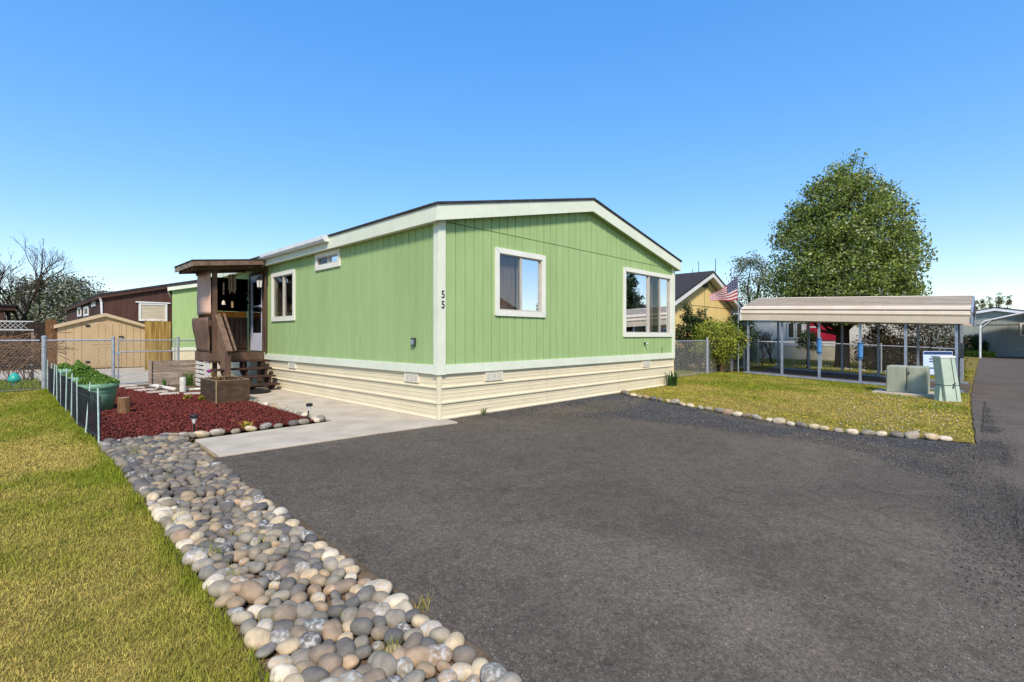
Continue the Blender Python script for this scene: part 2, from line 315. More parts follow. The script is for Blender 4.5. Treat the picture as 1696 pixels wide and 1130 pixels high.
def np_obj(name, V, Fc, m, parent=None, cols=None, smooth=False, kind=None):
    V = np.asarray(V, dtype=np.float32).reshape(-1, 3); Fc = np.asarray(Fc, dtype=np.int32)
    if parent: V = V-np.array(wloc(parent), dtype=np.float32)
    me = bpy.data.meshes.new(name); k = Fc.shape[1]
    me.vertices.add(len(V)); me.vertices.foreach_set('co', V.ravel())
    me.loops.add(Fc.size); me.loops.foreach_set('vertex_index', Fc.ravel())
    me.polygons.add(len(Fc)); me.polygons.foreach_set('loop_start', np.arange(0, Fc.size, k, dtype=np.int32)); me.polygons.foreach_set('loop_total', np.full(len(Fc), k, dtype=np.int32))
    if cols is not None:
        c = np.ones((len(V), 4), dtype=np.float32); c[:, :3] = cols
        me.color_attributes.new('col', 'FLOAT_COLOR', 'POINT').data.foreach_set('color', c.ravel())
    me.update(calc_edges=True); me.validate()
    if smooth: me.shade_smooth()
    me.materials.append(MT[m]); o = bpy.data.objects.new(name, me); COL.objects.link(o); o.parent = parent
    return tag(o, kind=kind)
def dup(o, parent=None, loc=None, label=None):
    c = o.copy(); COL.objects.link(c); c.parent = parent
    if loc is not None: c.location = loc
    if label: c['label'] = label
    for ch in [x for x in bpy.data.objects if x.parent == o]: dup(ch, c)
    return c
def sheet(name, poly, dz, m, kind='structure', jit=0, step=0, parent=None):
    P = list(poly)
    if step:
        Q = []
        for i in range(len(P)):
            a, b = Vector(P[i]), Vector(P[(i+1)%len(P)]); k = max(1, int((b-a).length/step))
            for t in range(k):
                p = a.lerp(b, t/k); j = jit if t else 0
                Q.append((p.x+random.uniform(-j, j), p.y+random.uniform(-j, j)))
        P = Q
    bm = bmesh.new(); bm.faces.new([bm.verts.new((x, y, 0)) for x, y in P])
    for yy in (0, -7):
        bmesh.ops.bisect_plane(bm, geom=bm.verts[:]+bm.edges[:]+bm.faces[:], plane_co=(0, yy, 0), plane_no=(0, 1, 0))
    for v in bm.verts: v.co.z = G(v.co.y)+dz
    bmesh.ops.recalc_face_normals(bm, faces=bm.faces)
    if bm.faces[:][0].normal.z < 0: bmesh.ops.reverse_faces(bm, faces=bm.faces)
    me = bpy.data.meshes.new(name); bm.to_mesh(me); bm.free(); me.materials.append(MT[m])
    o = bpy.data.objects.new(name, me); COL.objects.link(o); o.parent = parent
    return tag(o, kind=kind)
def rects_minus(rects, h):
    out = []
    for (x0, x1, z0, z1) in rects:
        a0, a1, b0, b1 = max(x0, h[0]), min(x1, h[1]), max(z0, h[2]), min(z1, h[3])
        if a0 >= a1 or b0 >= b1: out.append((x0, x1, z0, z1)); continue
        if z0 < b0: out.append((x0, x1, z0, b0))
        if b1 < z1: out.append((x0, x1, b1, z1))
        if x0 < a0: out.append((x0, a0, b0, b1))
        if a1 < x1: out.append((a1, x1, b0, b1))
    return out
def inside(poly, x, y):
    x = np.asarray(x); y = np.asarray(y); r = np.zeros(x.shape, bool); n = len(poly)
    for i in range(n):
        x0, y0 = poly[i]; x1, y1 = poly[(i+1)%n]
        if y0 == y1: continue
        c = ((y0 > y) != (y1 > y)) & (x < (x1-x0)*(y-y0)/(y1-y0)+x0); r ^= c
    return r
def vnoise(x, y, s, seed=0):   # smooth value noise
    r = np.random.default_rng(seed); T = r.random((64, 64)); x = np.asarray(x)*s+100; y = np.asarray(y)*s+100
    i = np.floor(x).astype(int); j = np.floor(y).astype(int); fx = x-i; fy = y-j; fx = fx*fx*(3-2*fx); fy = fy*fy*(3-2*fy)
    g = lambda a, b: T[a%64, b%64]
    return (g(i, j)*(1-fx)+g(i+1, j)*fx)*(1-fy)+(g(i, j+1)*(1-fx)+g(i+1, j+1)*fx)*fy
# ================================================================ SETTING
sheet('ground', [(-500, -500), (700, -500), (700, 700), (-500, 700)], -.03, 'turf')
ROADP = [(-60, -14), (60, -14), (60, -34), (66, -34), (66, 2), (47.5, 2), (47.5, -5.8), (30, -5.85), (14.0, -5.95), (8.6, -6.08), (5.33, -6.2), (2.6, -6.22), (.7, -6.3), (-.3, -6.4), (-3.2, -6.5), (-60, -6.5)]
sheet('road', ROADP, -.012, 'road', jit=.02, step=.35)
DRIVE = [(-3.33, -.09), (-3.2, -.09), (-1.2, -.2), (.05, -.33), (.05, -.02), (8.13, -.02), (5.2, -.2), (4.95, -1.4), (4.66, -2.7), (4.48, -3.8), (4.5, -4.7), (4.9, -5.4), (5.3, -6.22), (5.1, -6.45), (2.6, -6.38), (.7, -6.48), (-.3, -6.6), (-3.2, -6.7), (-3.28, -4.7), (-3.29, -3)]
sheet('driveway', DRIVE, 0, 'drive', jit=.012, step=.2)
EDGEP = [(-1.6, -6.42), (-.4, -6.22), (.8, -6.08), (2.2, -5.98), (3.4, -6.04), (5.0, -6.12), (5.35, -6.24), (8.5, -6.12), (12, -6.02), (12, -6.16), (8.5, -6.34), (5.4, -6.5), (3.0, -6.52), (1.6, -6.66), (.2, -6.72), (-1.2, -6.68)]
GRAV = [(.3, -.05), (5.05, -.05), (5.1, -.4), (4.9, -1.4), (4.62, -2.7), (4.43, -3.8), (4.45, -4.7), (4.85, -5.4), (5.2, -6.1), (2.5, -6.05), (2.2, -5.85), (3.2, -5.5), (3.5, -4.9), (3.45, -4.1), (3.25, -3.3), (3.0, -2.4), (2.6, -1.6), (1.7, -.9), (.9, -.35)]
LAWNL = [(-4.03, -7), (-4.03, 10.5), (-22, 10.5), (-22, -6.3), (-4.03, -6.3)]
LAWNL = [(-4.03, -6.4), (-4.03, 10.4), (-22, 10.4), (-22, -6.4)]
sheet('lawn_left', LAWNL, -.006, 'turf')
LAWNR = [(5.2, -.02), (5.16, -.34), (4.97, -1.33), (4.67, -2.71), (4.49, -3.8), (4.5, -4.67), (4.94, -5.39), (5.35, -6.16), (8.6, -6.05), (13.6, -5.9), (13.62, .3), (13.62, .85), (8.2, .85), (8.2, -.03)]
sheet('lawn_right', LAWNR, .004, 'turf', jit=.02, step=.3)
LAWNY = [(8.2, .95), (40, .95), (40, -5.9), (17.7, -5.9), (17.7, .3), (13.7, .3), (13.7, .93), (8.2, .93)]
LAWNY = [(8.2, .9), (17.75, .9), (17.75, -5.8), (27, -5.8), (27, 12), (8.2, 12)]
sheet('lawn_beyond_fence', LAWNY, -.004, 'turf')
sheet('soil_bed', [(-2.35, 10.35), (-1.25, 10.35), (-1.25, 7.3), (-2.2, 7.3)], .012, 'dirt')
sheet('carport_floor', [(13.72, .22), (17.68, .22), (17.68, -5.9), (13.72, -5.9)], .012, 'road')
PATIO = [(-4.05, 10.5), (-.02, 10.5), (-.02, 16.8), (-.6, 22), (-5.5, 22), (-5.5, 14), (-4.05, 14)]
sheet('patio', PATIO, .008, 'concrete')
# red mulch bed: base sheet, chips as stuff
MUL = [(-4.02, 1.62), (-3.6, 1.55), (-3.15, 1.45), (-2.9, 1.3), (-1.3, 1.33), (-1.25, 6.4), (-1.25, 7.35), (-2.2, 7.35), (-2.5, 10.35), (-4.05, 10.35)]
sheet('mulch_bed', MUL, .004, 'mulchbase', jit=.03, step=.25)
def scatter(poly, n, dens=None):
    xs = [p[0] for p in poly]; ys = [p[1] for p in poly]; X = []; Y = []; tot = 0
    while tot < n:
        x = RNG.uniform(min(xs), max(xs), n*2); y = RNG.uniform(min(ys), max(ys), n*2); k = inside(poly, x, y)
        if dens is not None: k &= RNG.random(len(x)) < dens(x, y)
        X.append(x[k]); Y.append(y[k]); tot += k.sum()
    return np.concatenate(X)[:n], np.concatenate(Y)[:n]
def chips(name, poly, n, size, zr, m, colfn, dens=None, flat=.35, kind='stuff', zoff=0, parent=None, blur=0, blur2=0):
    x, y = scatter(poly, n, dens); s = RNG.uniform(size[0], size[1], n)
    if blur2: x = x+RNG.normal(0, blur2, n); y = y+RNG.normal(0, blur2, n); k_ = (y > -6.22) & (x > 5); y = np.where(k_, -6.25, y)
    if blur: x2_ = x+RNG.normal(0, blur, n); y2_ = y+RNG.normal(0, blur, n); k_ = inside(DRIVE, x2_, y2_) & (y2_ < -.03); x = np.where(k_, x2_, x); y = np.where(k_, y2_, y)
    z = Gn(y)+RNG.uniform(zr[0], zr[1], n)+zoff
    base = np.array([(1, .2, 0), (-.2, .55, 0), (-1, -.2, 0), (.2, -.55, 0), (0, 0, flat*1.6), (0, 0, -flat)], np.float32)
    th = RNG.uniform(0, 2*PI, n); t2 = RNG.normal(0, .45, n); t3 = RNG.normal(0, .45, n)
    B = base[None]*RNG.uniform(.6, 1.3, (n, 6, 1))
    c, s_ = np.cos(th)[:, None], np.sin(th)[:, None]
    X = B[:, :, 0]*c-B[:, :, 1]*s_; Y = B[:, :, 0]*s_+B[:, :, 1]*c; Z = B[:, :, 2]+X*np.tan(np.clip(t2, -.8, .8))[:, None]*.6+Y*np.tan(np.clip(t3, -.8, .8))[:, None]*.6
    V = np.stack([X*s[:, None]+x[:, None], Y*s[:, None]+y[:, None], Z*s[:, None]+z[:, None]], -1)
    f = np.array([(0,1,4),(1,2,4),(2,3,4),(3,0,4),(1,0,5),(2,1,5),(3,2,5),(0,3,5)])
    Fc = (f[None]+6*np.arange(n)[:, None, None]).reshape(-1, 3)
    C = np.repeat(colfn(n, x, y), 6, 0)
    o = np_obj(name, V, Fc, m, parent, C, kind=kind); return o
def mulchcol(n, x, y):
    k = RNG.uniform(.45, 1.5, (n, 1)); c = np.ones((n, 3))*k; r = RNG.random(n) < .06; c[r] *= np.array([1.5, 2.2, 1.9]); return c
tag(chips('red_bark_chips', MUL, 26000, (.011, .030), (.008, .03), 'mulch', mulchcol), 'dark red bark mulch chips filling the garden bed', 'mulch')
def graycol(n, x, y):
    k = RNG.uniform(.03, .17, (n, 1))*np.where(RNG.random((n, 1)) < .05, 2.4, 1); return k*np.array([[1.0, .98, .98]])*np.where(vnoise(x, y, 1.1, 4)[:, None] > .62, np.array([[1.35, 1.22, 1.05]]), 1)
def gdens(x, y): return np.clip(vnoise(x, y, 1.3, 9)*1.6-.1+np.clip((x-3.2)*.5, -.3, .8), .04, 1)
tag(chips('gravel_chips', GRAV, 70000, (.005, .013), (.0, .008), 'grass', graycol, gdens, blur=.17), 'loose dark grey gravel along the right edge of the driveway', 'gravel')
def edged(x, y): return np.clip(.05+.9*np.exp(-np.abs(x+3.2)/.12)+1.0*np.exp(-np.abs(y+6.2)/.22)+.06*(x > 1), 0, 1)
tag(chips('loose_grit', DRIVE, 7000, (.003, .009), (.0, .004), 'grass', lambda n, x, y: RNG.uniform(.06, .3, (n, 1))*np.array([[1, .97, .93]]), edged), 'scattered grit and pebbles lying on the asphalt', 'grit')
tag(chips('asphalt_crumbs', EDGEP, 20000, (.004, .012), (-.006, .006), 'grass', lambda n, x, y: RNG.uniform(.045, .17, (n, 1))*np.array([[1, .92, .85]]), lambda x, y: np.clip(vnoise(x, y, 2.2, 31)*1.9-.35, .03, 1), blur2=.07), 'dark crumbled asphalt where the driveway meets the road', 'asphalt crumbs')
# sidewalk slabs
sw = thing('sidewalk', 'pale concrete walkway turning from the driveway to the porch steps', 'walkway', (-1.2, .6, 0), kind='structure')
def slab(poly): MB().prism(poly, 'z', -.05, .014).build('slab', 'concrete', sw, bevel=.006)
slab([(-3.17, -.12), (-1.206, -.21), (-1.206, 1.12), (-3.12, 1.08)])
slab([(-1.194, -.21), (-.03, -.31), (-.012, -.02), (-.012, 1.144), (-1.194, 1.144)])
MB().prism([(-.03, -.31), (.10, -.34), (.14, -.05), (.012, -.03), (-.012, -.028)], 'z', -.05, .011).build('slab', 'concrete', sw, bevel=.004)
for a, b in ((1.156, 2.594), (2.606, 4.094), (4.106, 5.594), (5.606, 7.5)): slab([(-1.21, a), (-.012, a), (-.012, b), (-1.21, b)])
# ---------------------------------------------------------------- river stones
def stone_mesh(seed, m='stone'):
    r = random.Random(seed); bm = bmesh.new(); bmesh.ops.create_icosphere(bm, subdivisions=3, radius=1)
    k = [Vector((r.uniform(-1, 1), r.uniform(-1, 1), r.uniform(-1, 1))).normalized() for _ in range(8)]; am = [r.uniform(-.22, .16) for _ in k]
    for v in bm.verts:
        d = v.co.normalized(); s = 1+sum(a*max(0, d.dot(q))**2 for a, q in zip(am, k))
        e = 2.35; nrm = (abs(d.x)**e+abs(d.y)**e+abs(d.z)**e)**(-1/e); v.co = d*s*nrm*.97
    me = bpy.data.meshes.new('stone'); bm.to_mesh(me); bm.free(); me.shade_smooth(); me.materials.append(MT[m]); return me
SM = [stone_mesh(i) for i in range(9)]; SG = [stone_mesh(i+20, 'greystone') for i in range(9)]; SP_ = [stone_mesh(i+40, 'palestone') for i in range(9)]
bed = sheet('cobble_bed', [(-4.08, -6.4), (-3.25, -6.4), (-3.22, .95), (-3.0, 1.42), (-3.2, 1.55), (-4.05, 1.66)], .007, 'dirt', jit=.02, step=.2)
BEDP = [(-4.0, -6.2), (-3.36, -6.2), (-3.33, 0.0), (-3.28, 1.0), (-3.08, 1.25), (-3.2, 1.38), (-4.0, 1.55)]
x, y = scatter(BEDP, 4000); pts = []
for p in zip(x, y):
    if len(pts) < 1000 and all((p[0]-q[0])**2+(p[1]-q[1])**2 > .058**2 for q in pts): pts.append(p)
pts = np.array(pts)
for it in range(60):
    d = pts[:, None]-pts[None]; r = np.sqrt((d**2).sum(-1))+1e-6; np.fill_diagonal(r, 9)
    push = np.clip(.094-r, 0, None)/r; mv = (d*push[..., None]).sum(1)*.3; new = pts+mv
    ok = inside(BEDP, new[:, 0], new[:, 1]); pts[ok] = new[ok]
camxy = np.array(CAM[:2]); rel = pts-camxy
dep = rel@np.array(FW); lat = rel@np.array(RT)
vis = (dep > .5) & (np.abs(lat/dep) < 1.05) & ((1.36+.2)/np.maximum(dep, .1)*FPX < 620)
order = np.argsort(dep+np.where(vis, 0, 100))
rest = []
for rank, i in enumerate(order):
    px, py = pts[i]; edge = min(abs(px+3.34), abs(px+4.0)) < .09
    gf = min(1, max(.12, (py+4.0)/2.6)); me = (SP_ if edge and random.random() < .55 else SG if random.random() < gf else SM)[random.randrange(9)]
    k = random.choice([random.uniform(.62, .9), random.uniform(.8, 1.08)])*(1.12 if edge else 1)
    s = Vector((.066*k, .050*k*random.uniform(.9, 1.12), .039*k*random.uniform(.85, 1.2)))
    rot = (random.gauss(0, .22), random.gauss(0, .22), -.75+random.gauss(0, .8))
    loc = Vector((px, py, G(py)+.011+s.z*.62+random.uniform(0, .018)))
    if rank < 300:
        o = bpy.data.objects.new('cobble', me); COL.objects.link(o); o.parent = bed; o.location = loc; o.rotation_euler = rot; o.scale = s
    else: rest.append((me, loc, rot, s))
V = []; Fc = []; sid = []
for me, loc, rot, s in rest:
    co = np.empty(len(me.vertices)*3, np.float32); me.vertices.foreach_get('co', co); co = co.reshape(-1, 3)
    Rm = np.array(Matrix.LocRotScale(loc, __import__('mathutils').Euler(rot), s)); b = sum(len(q) for q in V)
    V.append(co@Rm[:3, :3].T+Rm[:3, 3]); fi = np.empty(len(me.polygons)*3, np.int32); me.polygons.foreach_get('vertices', fi); Fc.append(fi.reshape(-1, 3)+b); sid += [random.random()]*len(co)
o = np_obj('cobbles', np.concatenate(V), np.concatenate(Fc), 'greystone', bed, smooth=True, kind='stuff')
a = o.data.attributes.new('sid', 'FLOAT', 'POINT'); a.data.foreach_set('value', sid)
def edging(name, label, line, gap, size, dz=.0):
    t = thing(name, label, 'stone edging', (line[0][0], line[0][1], G(line[0][1])), kind='structure')
    k = 0
    for (x0, y0), (x1, y1) in zip(line, line[1:]):
        L = math.hypot(x1-x0, y1-y0); n = max(1, round(L/gap))
        for i in range(n):
            f = (i+.5+random.uniform(-.12, .12))/n; px, py = x0+(x1-x0)*f, y0+(y1-y0)*f; q = random.uniform(.75, 1.25)
            o = bpy.data.objects.new('stone', (SP_ if random.random() < .6 else SM)[random.randrange(9)]); COL.objects.link(o); o.parent = t
            s = (size*q*.98, size*.62*q, size*.5*q); o.scale = s
            o.rotation_euler = (random.gauss(0, .12), random.gauss(0, .1), math.atan2(y1-y0, x1-x0)+random.gauss(0, .25))
            o.location = Vector((px+random.gauss(0, .012), py+random.gauss(0, .012), G(py)+dz+s[2]*.6))-t.location; k += 1
    return t
edging('stone_edging', 'row of pale river stones between the gravel and the right lawn', [(5.2, -.15), (5.1, -.45), (4.93, -1.33), (4.63, -2.71), (4.45, -3.8), (4.46, -4.67), (4.9, -5.39), (5.2, -5.95)], .19, .1, .012)
edging('stone_edging', 'rounded stones between the red mulch and the concrete walkway', [(-3.1, 1.24), (-1.32, 1.26), (-1.33, 1.4), (-1.31, 3.6), (-1.31, 4.6)], .20, .09, .006)
# ---------------------------------------------------------------- grass
def noisecol(x, y, green):
    n = len(x); n1 = vnoise(x, y, 1.1, 1)*.55+vnoise(x, y, 3.7, 2)*.3+vnoise(x, y, 10, 3)*.15
    g = np.clip(green+(n1-.5)*2.1+RNG.normal(0, .2, n), 0, 1)[:, None]
    straw = np.array([[.58, .44, .105]])*RNG.uniform(.65, 1.25, (n, 1)); gr = np.array([[.215, .26, .017]])*RNG.uniform(.7, 1.35, (n, 1))
    return straw*(1-g)+gr*g, g[:, 0]
def grass(name, x, y, hgt, wid, green, label=None, lean=.8, zoff=0, parent=None):
    n = len(x); C, g = noisecol(x, y, green); h = hgt*RNG.uniform(.45, 1.3, n)*(.62+.5*g)*(.7+.6*vnoise(x, y, 6, 8)); w_ = wid*RNG.uniform(.7, 1.3, n)
    th = RNG.uniform(0, 2*PI, n); ln = RNG.uniform(.1, lean, n)*h*(2.7-1.8*g); ph = RNG.uniform(0, 2*PI, n)
    wx, wy = np.cos(th)*w_/2, np.sin(th)*w_/2; lx, ly = np.cos(ph)*ln, np.sin(ph)*ln; z = Gn(y)+zoff-.004
    V = np.empty((n, 5, 3), np.float32)
    V[:, 0] = np.stack([x-wx, y-wy, z], -1); V[:, 1] = np.stack([x+wx, y+wy, z], -1)
    V[:, 2] = np.stack([x-wx*.8+lx*.3, y-wy*.8+ly*.3, z+h*.6], -1); V[:, 3] = np.stack([x+wx*.8+lx*.3, y+wy*.8+ly*.3, z+h*.6], -1)
    V[:, 4] = np.stack([x+lx, y+ly, z+h*np.clip(1.1-.32*ln/h, .3, 1)], -1)
    f = np.array([(0,1,3),(0,3,2),(2,3,4)]); Fc = (f[None]+5*np.arange(n)[:, None, None]).reshape(-1, 3)
    o = np_obj(name, V, Fc, 'grass', parent, np.repeat(C, 5, 0), kind='stuff')
    return tag(o, label, 'grass' if label else None)
x, y = scatter([(-5.35, -4.6), (-4.04, -4.6), (-4.04, 10.4), (-5.35, 10.4)], 150000, lambda x, y: np.clip(1.35/(1.2+np.clip(y+4.2, 0, 20)*.35), .16, 1))
far = np.clip((y+4.2)/10, 0, 1.4)
eg = .20+.85*np.exp(-np.abs(x+4.05)/.13)+.42*np.clip((y-1.2)/3, 0, 1)+.1*(y < -2.5)
x2, y2 = scatter([(-14, -6.3), (-5.35, -6.3), (-5.35, 10.3), (-14, 10.3)], 30000)
grass('grass_blades', np.concatenate([x, x2]), np.concatenate([y, y2]), np.concatenate([.036+.028*np.exp(-np.abs(x+4.05)/.1)+.012*(y > 1), np.full(30000, .05)]), np.concatenate([.0028+.004*far, np.full(30000, .012)]), np.concatenate([eg, np.full(30000, .35)]), 'patchy green and straw coloured grass left of the stone strip')
x, y = scatter(LAWNR, 120000); d = np.hypot(x-CAM[0], y-CAM[1])
grass('grass_blades', x, y, np.full(len(x), .042), .0045+.0005*d, .46+.2*np.clip((y+1.5)/2, -1, 1)+.25*np.clip((x-9)/3, -1, 1), 'yellow green grass of the lawn in front of the carport')
x, y = scatter(LAWNY, 40000)
grass('grass_blades', x, y, np.full(len(x), .06), .018, .85, 'greener grass beyond the chain link fence and carport')
# weeds between cobbles, tufts
tx, ty = [], []
for cx, cy, n in [(-3.72, -2.5, 26), (-3.66, -2.75, 18), (-3.9, -3.1, 22), (-3.6, -3.9, 16), (-3.8, -1.6, 20), (-3.5, -3.4, 14), (-3.85, .4, 40), (-3.7, 1.1, 60), (-3.9, .9, 50), (-3.24, -4.05, 22), (-3.95, -2.0, 40), (-3.9, -2.7, 40), (-3.6, -4.3, 20), (-3.95, -3.7, 40), (-3.8, -.8, 24), (-3.55, -.2, 12)]:
    tx += list(RNG.normal(cx, .022, n)); ty += list(RNG.normal(cy, .022, n))
grass('weed_tufts', np.array(tx), np.array(ty), np.full(len(tx), .12), np.full(len(tx), .004), np.full(len(tx), .72), 'thin weeds growing up between the river stones', zoff=.01, lean=.5)
def dots(name, x, y, z, r, cols, label, cat='flowers'):
    n = len(x); k = 6; a = np.arange(k)*2*PI/k; V = np.empty((n, k+1, 3), np.float32)
    V[:, 0] = np.stack([x, y, z+r*.5], -1)
    for j in range(k): V[:, j+1] = np.stack([x+r*np.cos(a[j]), y+r*np.sin(a[j]), z], -1)
    f = np.array([(0, j+1, (j+1)%k+1) for j in range(k)]); Fc = (f[None]+(k+1)*np.arange(n)[:, None, None]).reshape(-1, 3)
    tag(np_obj(name, V, Fc, 'flower', None, np.repeat(cols, k+1, 0), kind='stuff'), label, cat)
x, y = scatter(LAWNR, 420, lambda x, y: np.clip(vnoise(x, y, .8, 12)*1.2-.2+.5*(y < -3.5), .03, 1))
dots('dandelions', x, y, Gn(y)+.045, RNG.uniform(.012, .022, len(x)), np.array([[.75, .52, .02]])*RNG.uniform(.7, 1.1, (len(x), 1)), 'yellow dandelions dotted over the right lawn')
x, y = scatter([(5.2, -6), (5, -4.5), (8.5, -3.8), (11, -4), (12, -5.8)], 170)
dots('daisies', x, y, Gn(y)+.045, RNG.uniform(.009, .016, len(x)), np.full((len(x), 3), .7), 'small white flowers in the corner of the right lawn')
x, y = scatter([(18, -4), (23, -4), (22, 1), (18, .5)], 60)
dots('daisies', x, y, Gn(y)+.08, RNG.uniform(.03, .05, len(x)), np.full((len(x), 3), .7), 'white flowers in the grass seen through the carport')
# ================================================================ MAIN HOUSE
W, L = 8.13, 12.2; ZB, ZT, ZW = .736, .887, 3.2; RID = 4.065
house = thing('manufactured_house', 'light green double wide house with cream skirting and number 55', 'house', (W/2, L/2, 0))
WG = [(1.233, 2.608, 1.715, 2.935), (5.506, 8.017, 1.327, 3.01)]
WL = [(5.526, 6.957, 1.72, 2.945), (3.275, 4.41, 2.79, 3.16)]
DOOR = (7.55, 8.5, .95, 3.08)
gm = lambda r, z, n: (r, -n, z)          # gable wall, r to the right, n outwards
lm = lambda r, z, n: (-n, r, z)          # long wall, r = y
def hole(w, t=.09): return (w[0]+t, w[1]-t, w[2]+t, w[3]-t)
def wall(mapf, name, r0, r1, holes, label, r_start, step=.2032, upper=False):
    rects = [(r0, r1, ZT-.1, ZW)]
    for h in holes: rects = rects_minus(rects, h)
    mb = MB(mapf)
    for q in rects: mb.hexa([(q[0], q[2], -.10), (q[1], q[2], -.10), (q[1], q[3], -.10), (q[0], q[3], -.10), (q[0], q[2], -.020), (q[1], q[2], -.020), (q[1], q[3], -.020), (q[0], q[3], -.020)])
    if upper:
        e = [(r0, ZW+.002), (r1, ZW+.002), (r1, 3.27), (RID, 4.12), (r0, 3.27)]
        i = [mb.pt((p[0], p[1], -.020)) for p in e]; j = [mb.pt((p[0], p[1], -.10)) for p in e]
        mb.face(i); mb.face(j[::-1])
        for k in range(5): mb.face([i[k], i[(k+1)%5], j[(k+1)%5], j[k]])
    wo = mb.build(name, 'green', house, label=label)
    r = r_start
    while r < r1-.02:
        a, b = max(r, r0)+.008, min(r+step, r1)-.008
        rs = [(a, b, ZT-.02, ZW-.006)]
        for h in holes: rs = rects_minus(rs, h)
        for q in rs:
            if q[1]-q[0] < .004: continue
            mb = MB(mapf); mb.hexa([(q[0], q[2], -.020), (q[1], q[2], -.020), (q[1], q[3], -.020), (q[0], q[3], -.020), (q[0], q[2], 0), (q[1], q[2], 0), (q[1], q[3], 0), (q[0], q[3], 0)]); mb.build('siding_board', 'green', wo)
        if upper:
            zt = lambda t: 3.155+.2123*(t+.15 if t < RID else W+.15-t)+.1
            mb = MB(mapf); z0 = ZW+.006
            P = [(a, z0), (b, z0), (b, zt(b)), (a, zt(a))]
            mb.hexa([(p[0], p[1], -.010) for p in P]+[(p[0], p[1], .004) for p in P]); mb.build('siding_board', 'green', wo)
        r += step
    return wo
wall(gm, 'gable_wall', 0, W, [hole(w) for w in WG], None, -.062, upper=True)
wall(lm, 'long_wall', 0, L, [hole(w) for w in WL]+[DOOR], None, .03)
MB().box(W-.1, W, .11, L, ZT-.1, ZW).build('far_wall', 'green', house); MB().box(.11, W-.11, L-.1, L, ZT-.1, ZW).build('rear_wall', 'green', house)
MB().prism([(0.1, ZW+.003), (W-.1, ZW+.003), (RID, 4.1)], 'y', L-.1, L).build('rear_gable', 'green', house)
MB().box(.2, W-.2, .2, L-.2, .7, .78).build('floor_frame', 'dark', house)
# bottom band, corner boards, vertical seam
MB().box(.112, W-.1, -.026, .0, ZB, ZT).build('trim_band', 'mint', house, bevel=.003)
MB().box(-.026, 0, .10, L, ZB, ZT).build('trim_band', 'mint', house, bevel=.003)
MB().box(-.036, .112, -.036, -.0005, ZB-.008, 3.24).build('corner_board', 'mint', house, bevel=.003)
MB().box(-.036, -.0005, .0, .10, ZB-.008, 3.2).build('corner_board', 'mint', house, bevel=.003)
MB().box(W-.10, W+.036, -.036, -.0005, ZB-.008, 3.24).build('corner_board', 'mint', house, bevel=.003)
MB().box(RID-.006, RID+.006, -.012, .0005, ZT, 4.0).build('seam_strip', 'green', house)
# skirting: three rolled courses, each with small beads and one bold rib
def course(z0, z1, axis, lo, hi, face):
    prof = []; h = z1-z0
    for f, d in ((0, .030), (.07, .034), (.13, .026), (.17, .006), (.36, .006), (.375, .013), (.40, .006), (.62, .006), (.635, .013), (.66, .006), (.84, .006), (.855, .013), (.88, .006), (1, .006)):
        prof.append((face-d, z0+f*h))
    MB().strip(prof, axis, lo, hi).build('skirting_panel', 'cream', house)
zs = [0.0, .256, .506, ZB]
for i in range(3):
    for a, b in ((.045, 2.7), (2.703, 5.35), (5.353, W)): course(zs[i], zs[i+1]-.002, 'x', a, b, 0.03)
    for a, b in ((.045, 4.1), (4.103, 8.2), (8.203, L)): course(zs[i], zs[i+1]-.002, 'y', a, b, 0.03)
MB().box(-.012, .055, -.012, .055, 0, ZB-.01).build('skirting_corner', 'cream', house, bevel=.008)
MB().box(-.022, .06, -.022, .06, .268, .276).build('skirting_corner_joint', 'cream', house)
MB().box(W-.02, W+.012, -.012, .03, -.005, ZB-.01).build('skirting_corner', 'cream', house)
MB().box(.07, W-.05, .04, L-.05, -.05, ZB-.02).build('crawl_space', 'dark', house)
def vent(mapf, r0, r1, z0, z1, n0=.028):
    mb = MB(mapf); bx = lambda m, a, b, c, d, e, f: m.hexa([(a, c, e), (b, c, e), (b, d, e), (a, d, e), (a, c, f), (b, c, f), (b, d, f), (a, d, f)])
    bx(mb, r0, r1, z0, z1, -.03, n0-.010)
    for q in ((r0, r1, z0, z0+.015), (r0, r1, z1-.015, z1), (r0, r0+.015, z0+.015, z1-.015), (r1-.015, r1, z0+.015, z1-.015)): bx(mb, *q, n0-.012, n0)
    v = mb.build('skirting_vent', 'vent', house)
    for k in range(3):
        m2 = MB(mapf); c0 = r0+.025+k*(r1-r0-.05)/3
        for j in range(5): zz = z0+.026+j*(z1-z0-.05)/5; bx(m2, c0+.008, c0+(r1-r0-.05)/3-.008, zz, zz+.010, n0-.010, n0-.002)
        m2.build('louver', 'vent', v)
vent(gm, 1.01, 1.44, .565, .725, .01); vent(gm, 6.45, 6.85, .56, .71, .01)
vent(lm, .56, .96, .57, .725, .01); vent(lm, 5.55, 5.93, .58, .72, .01)
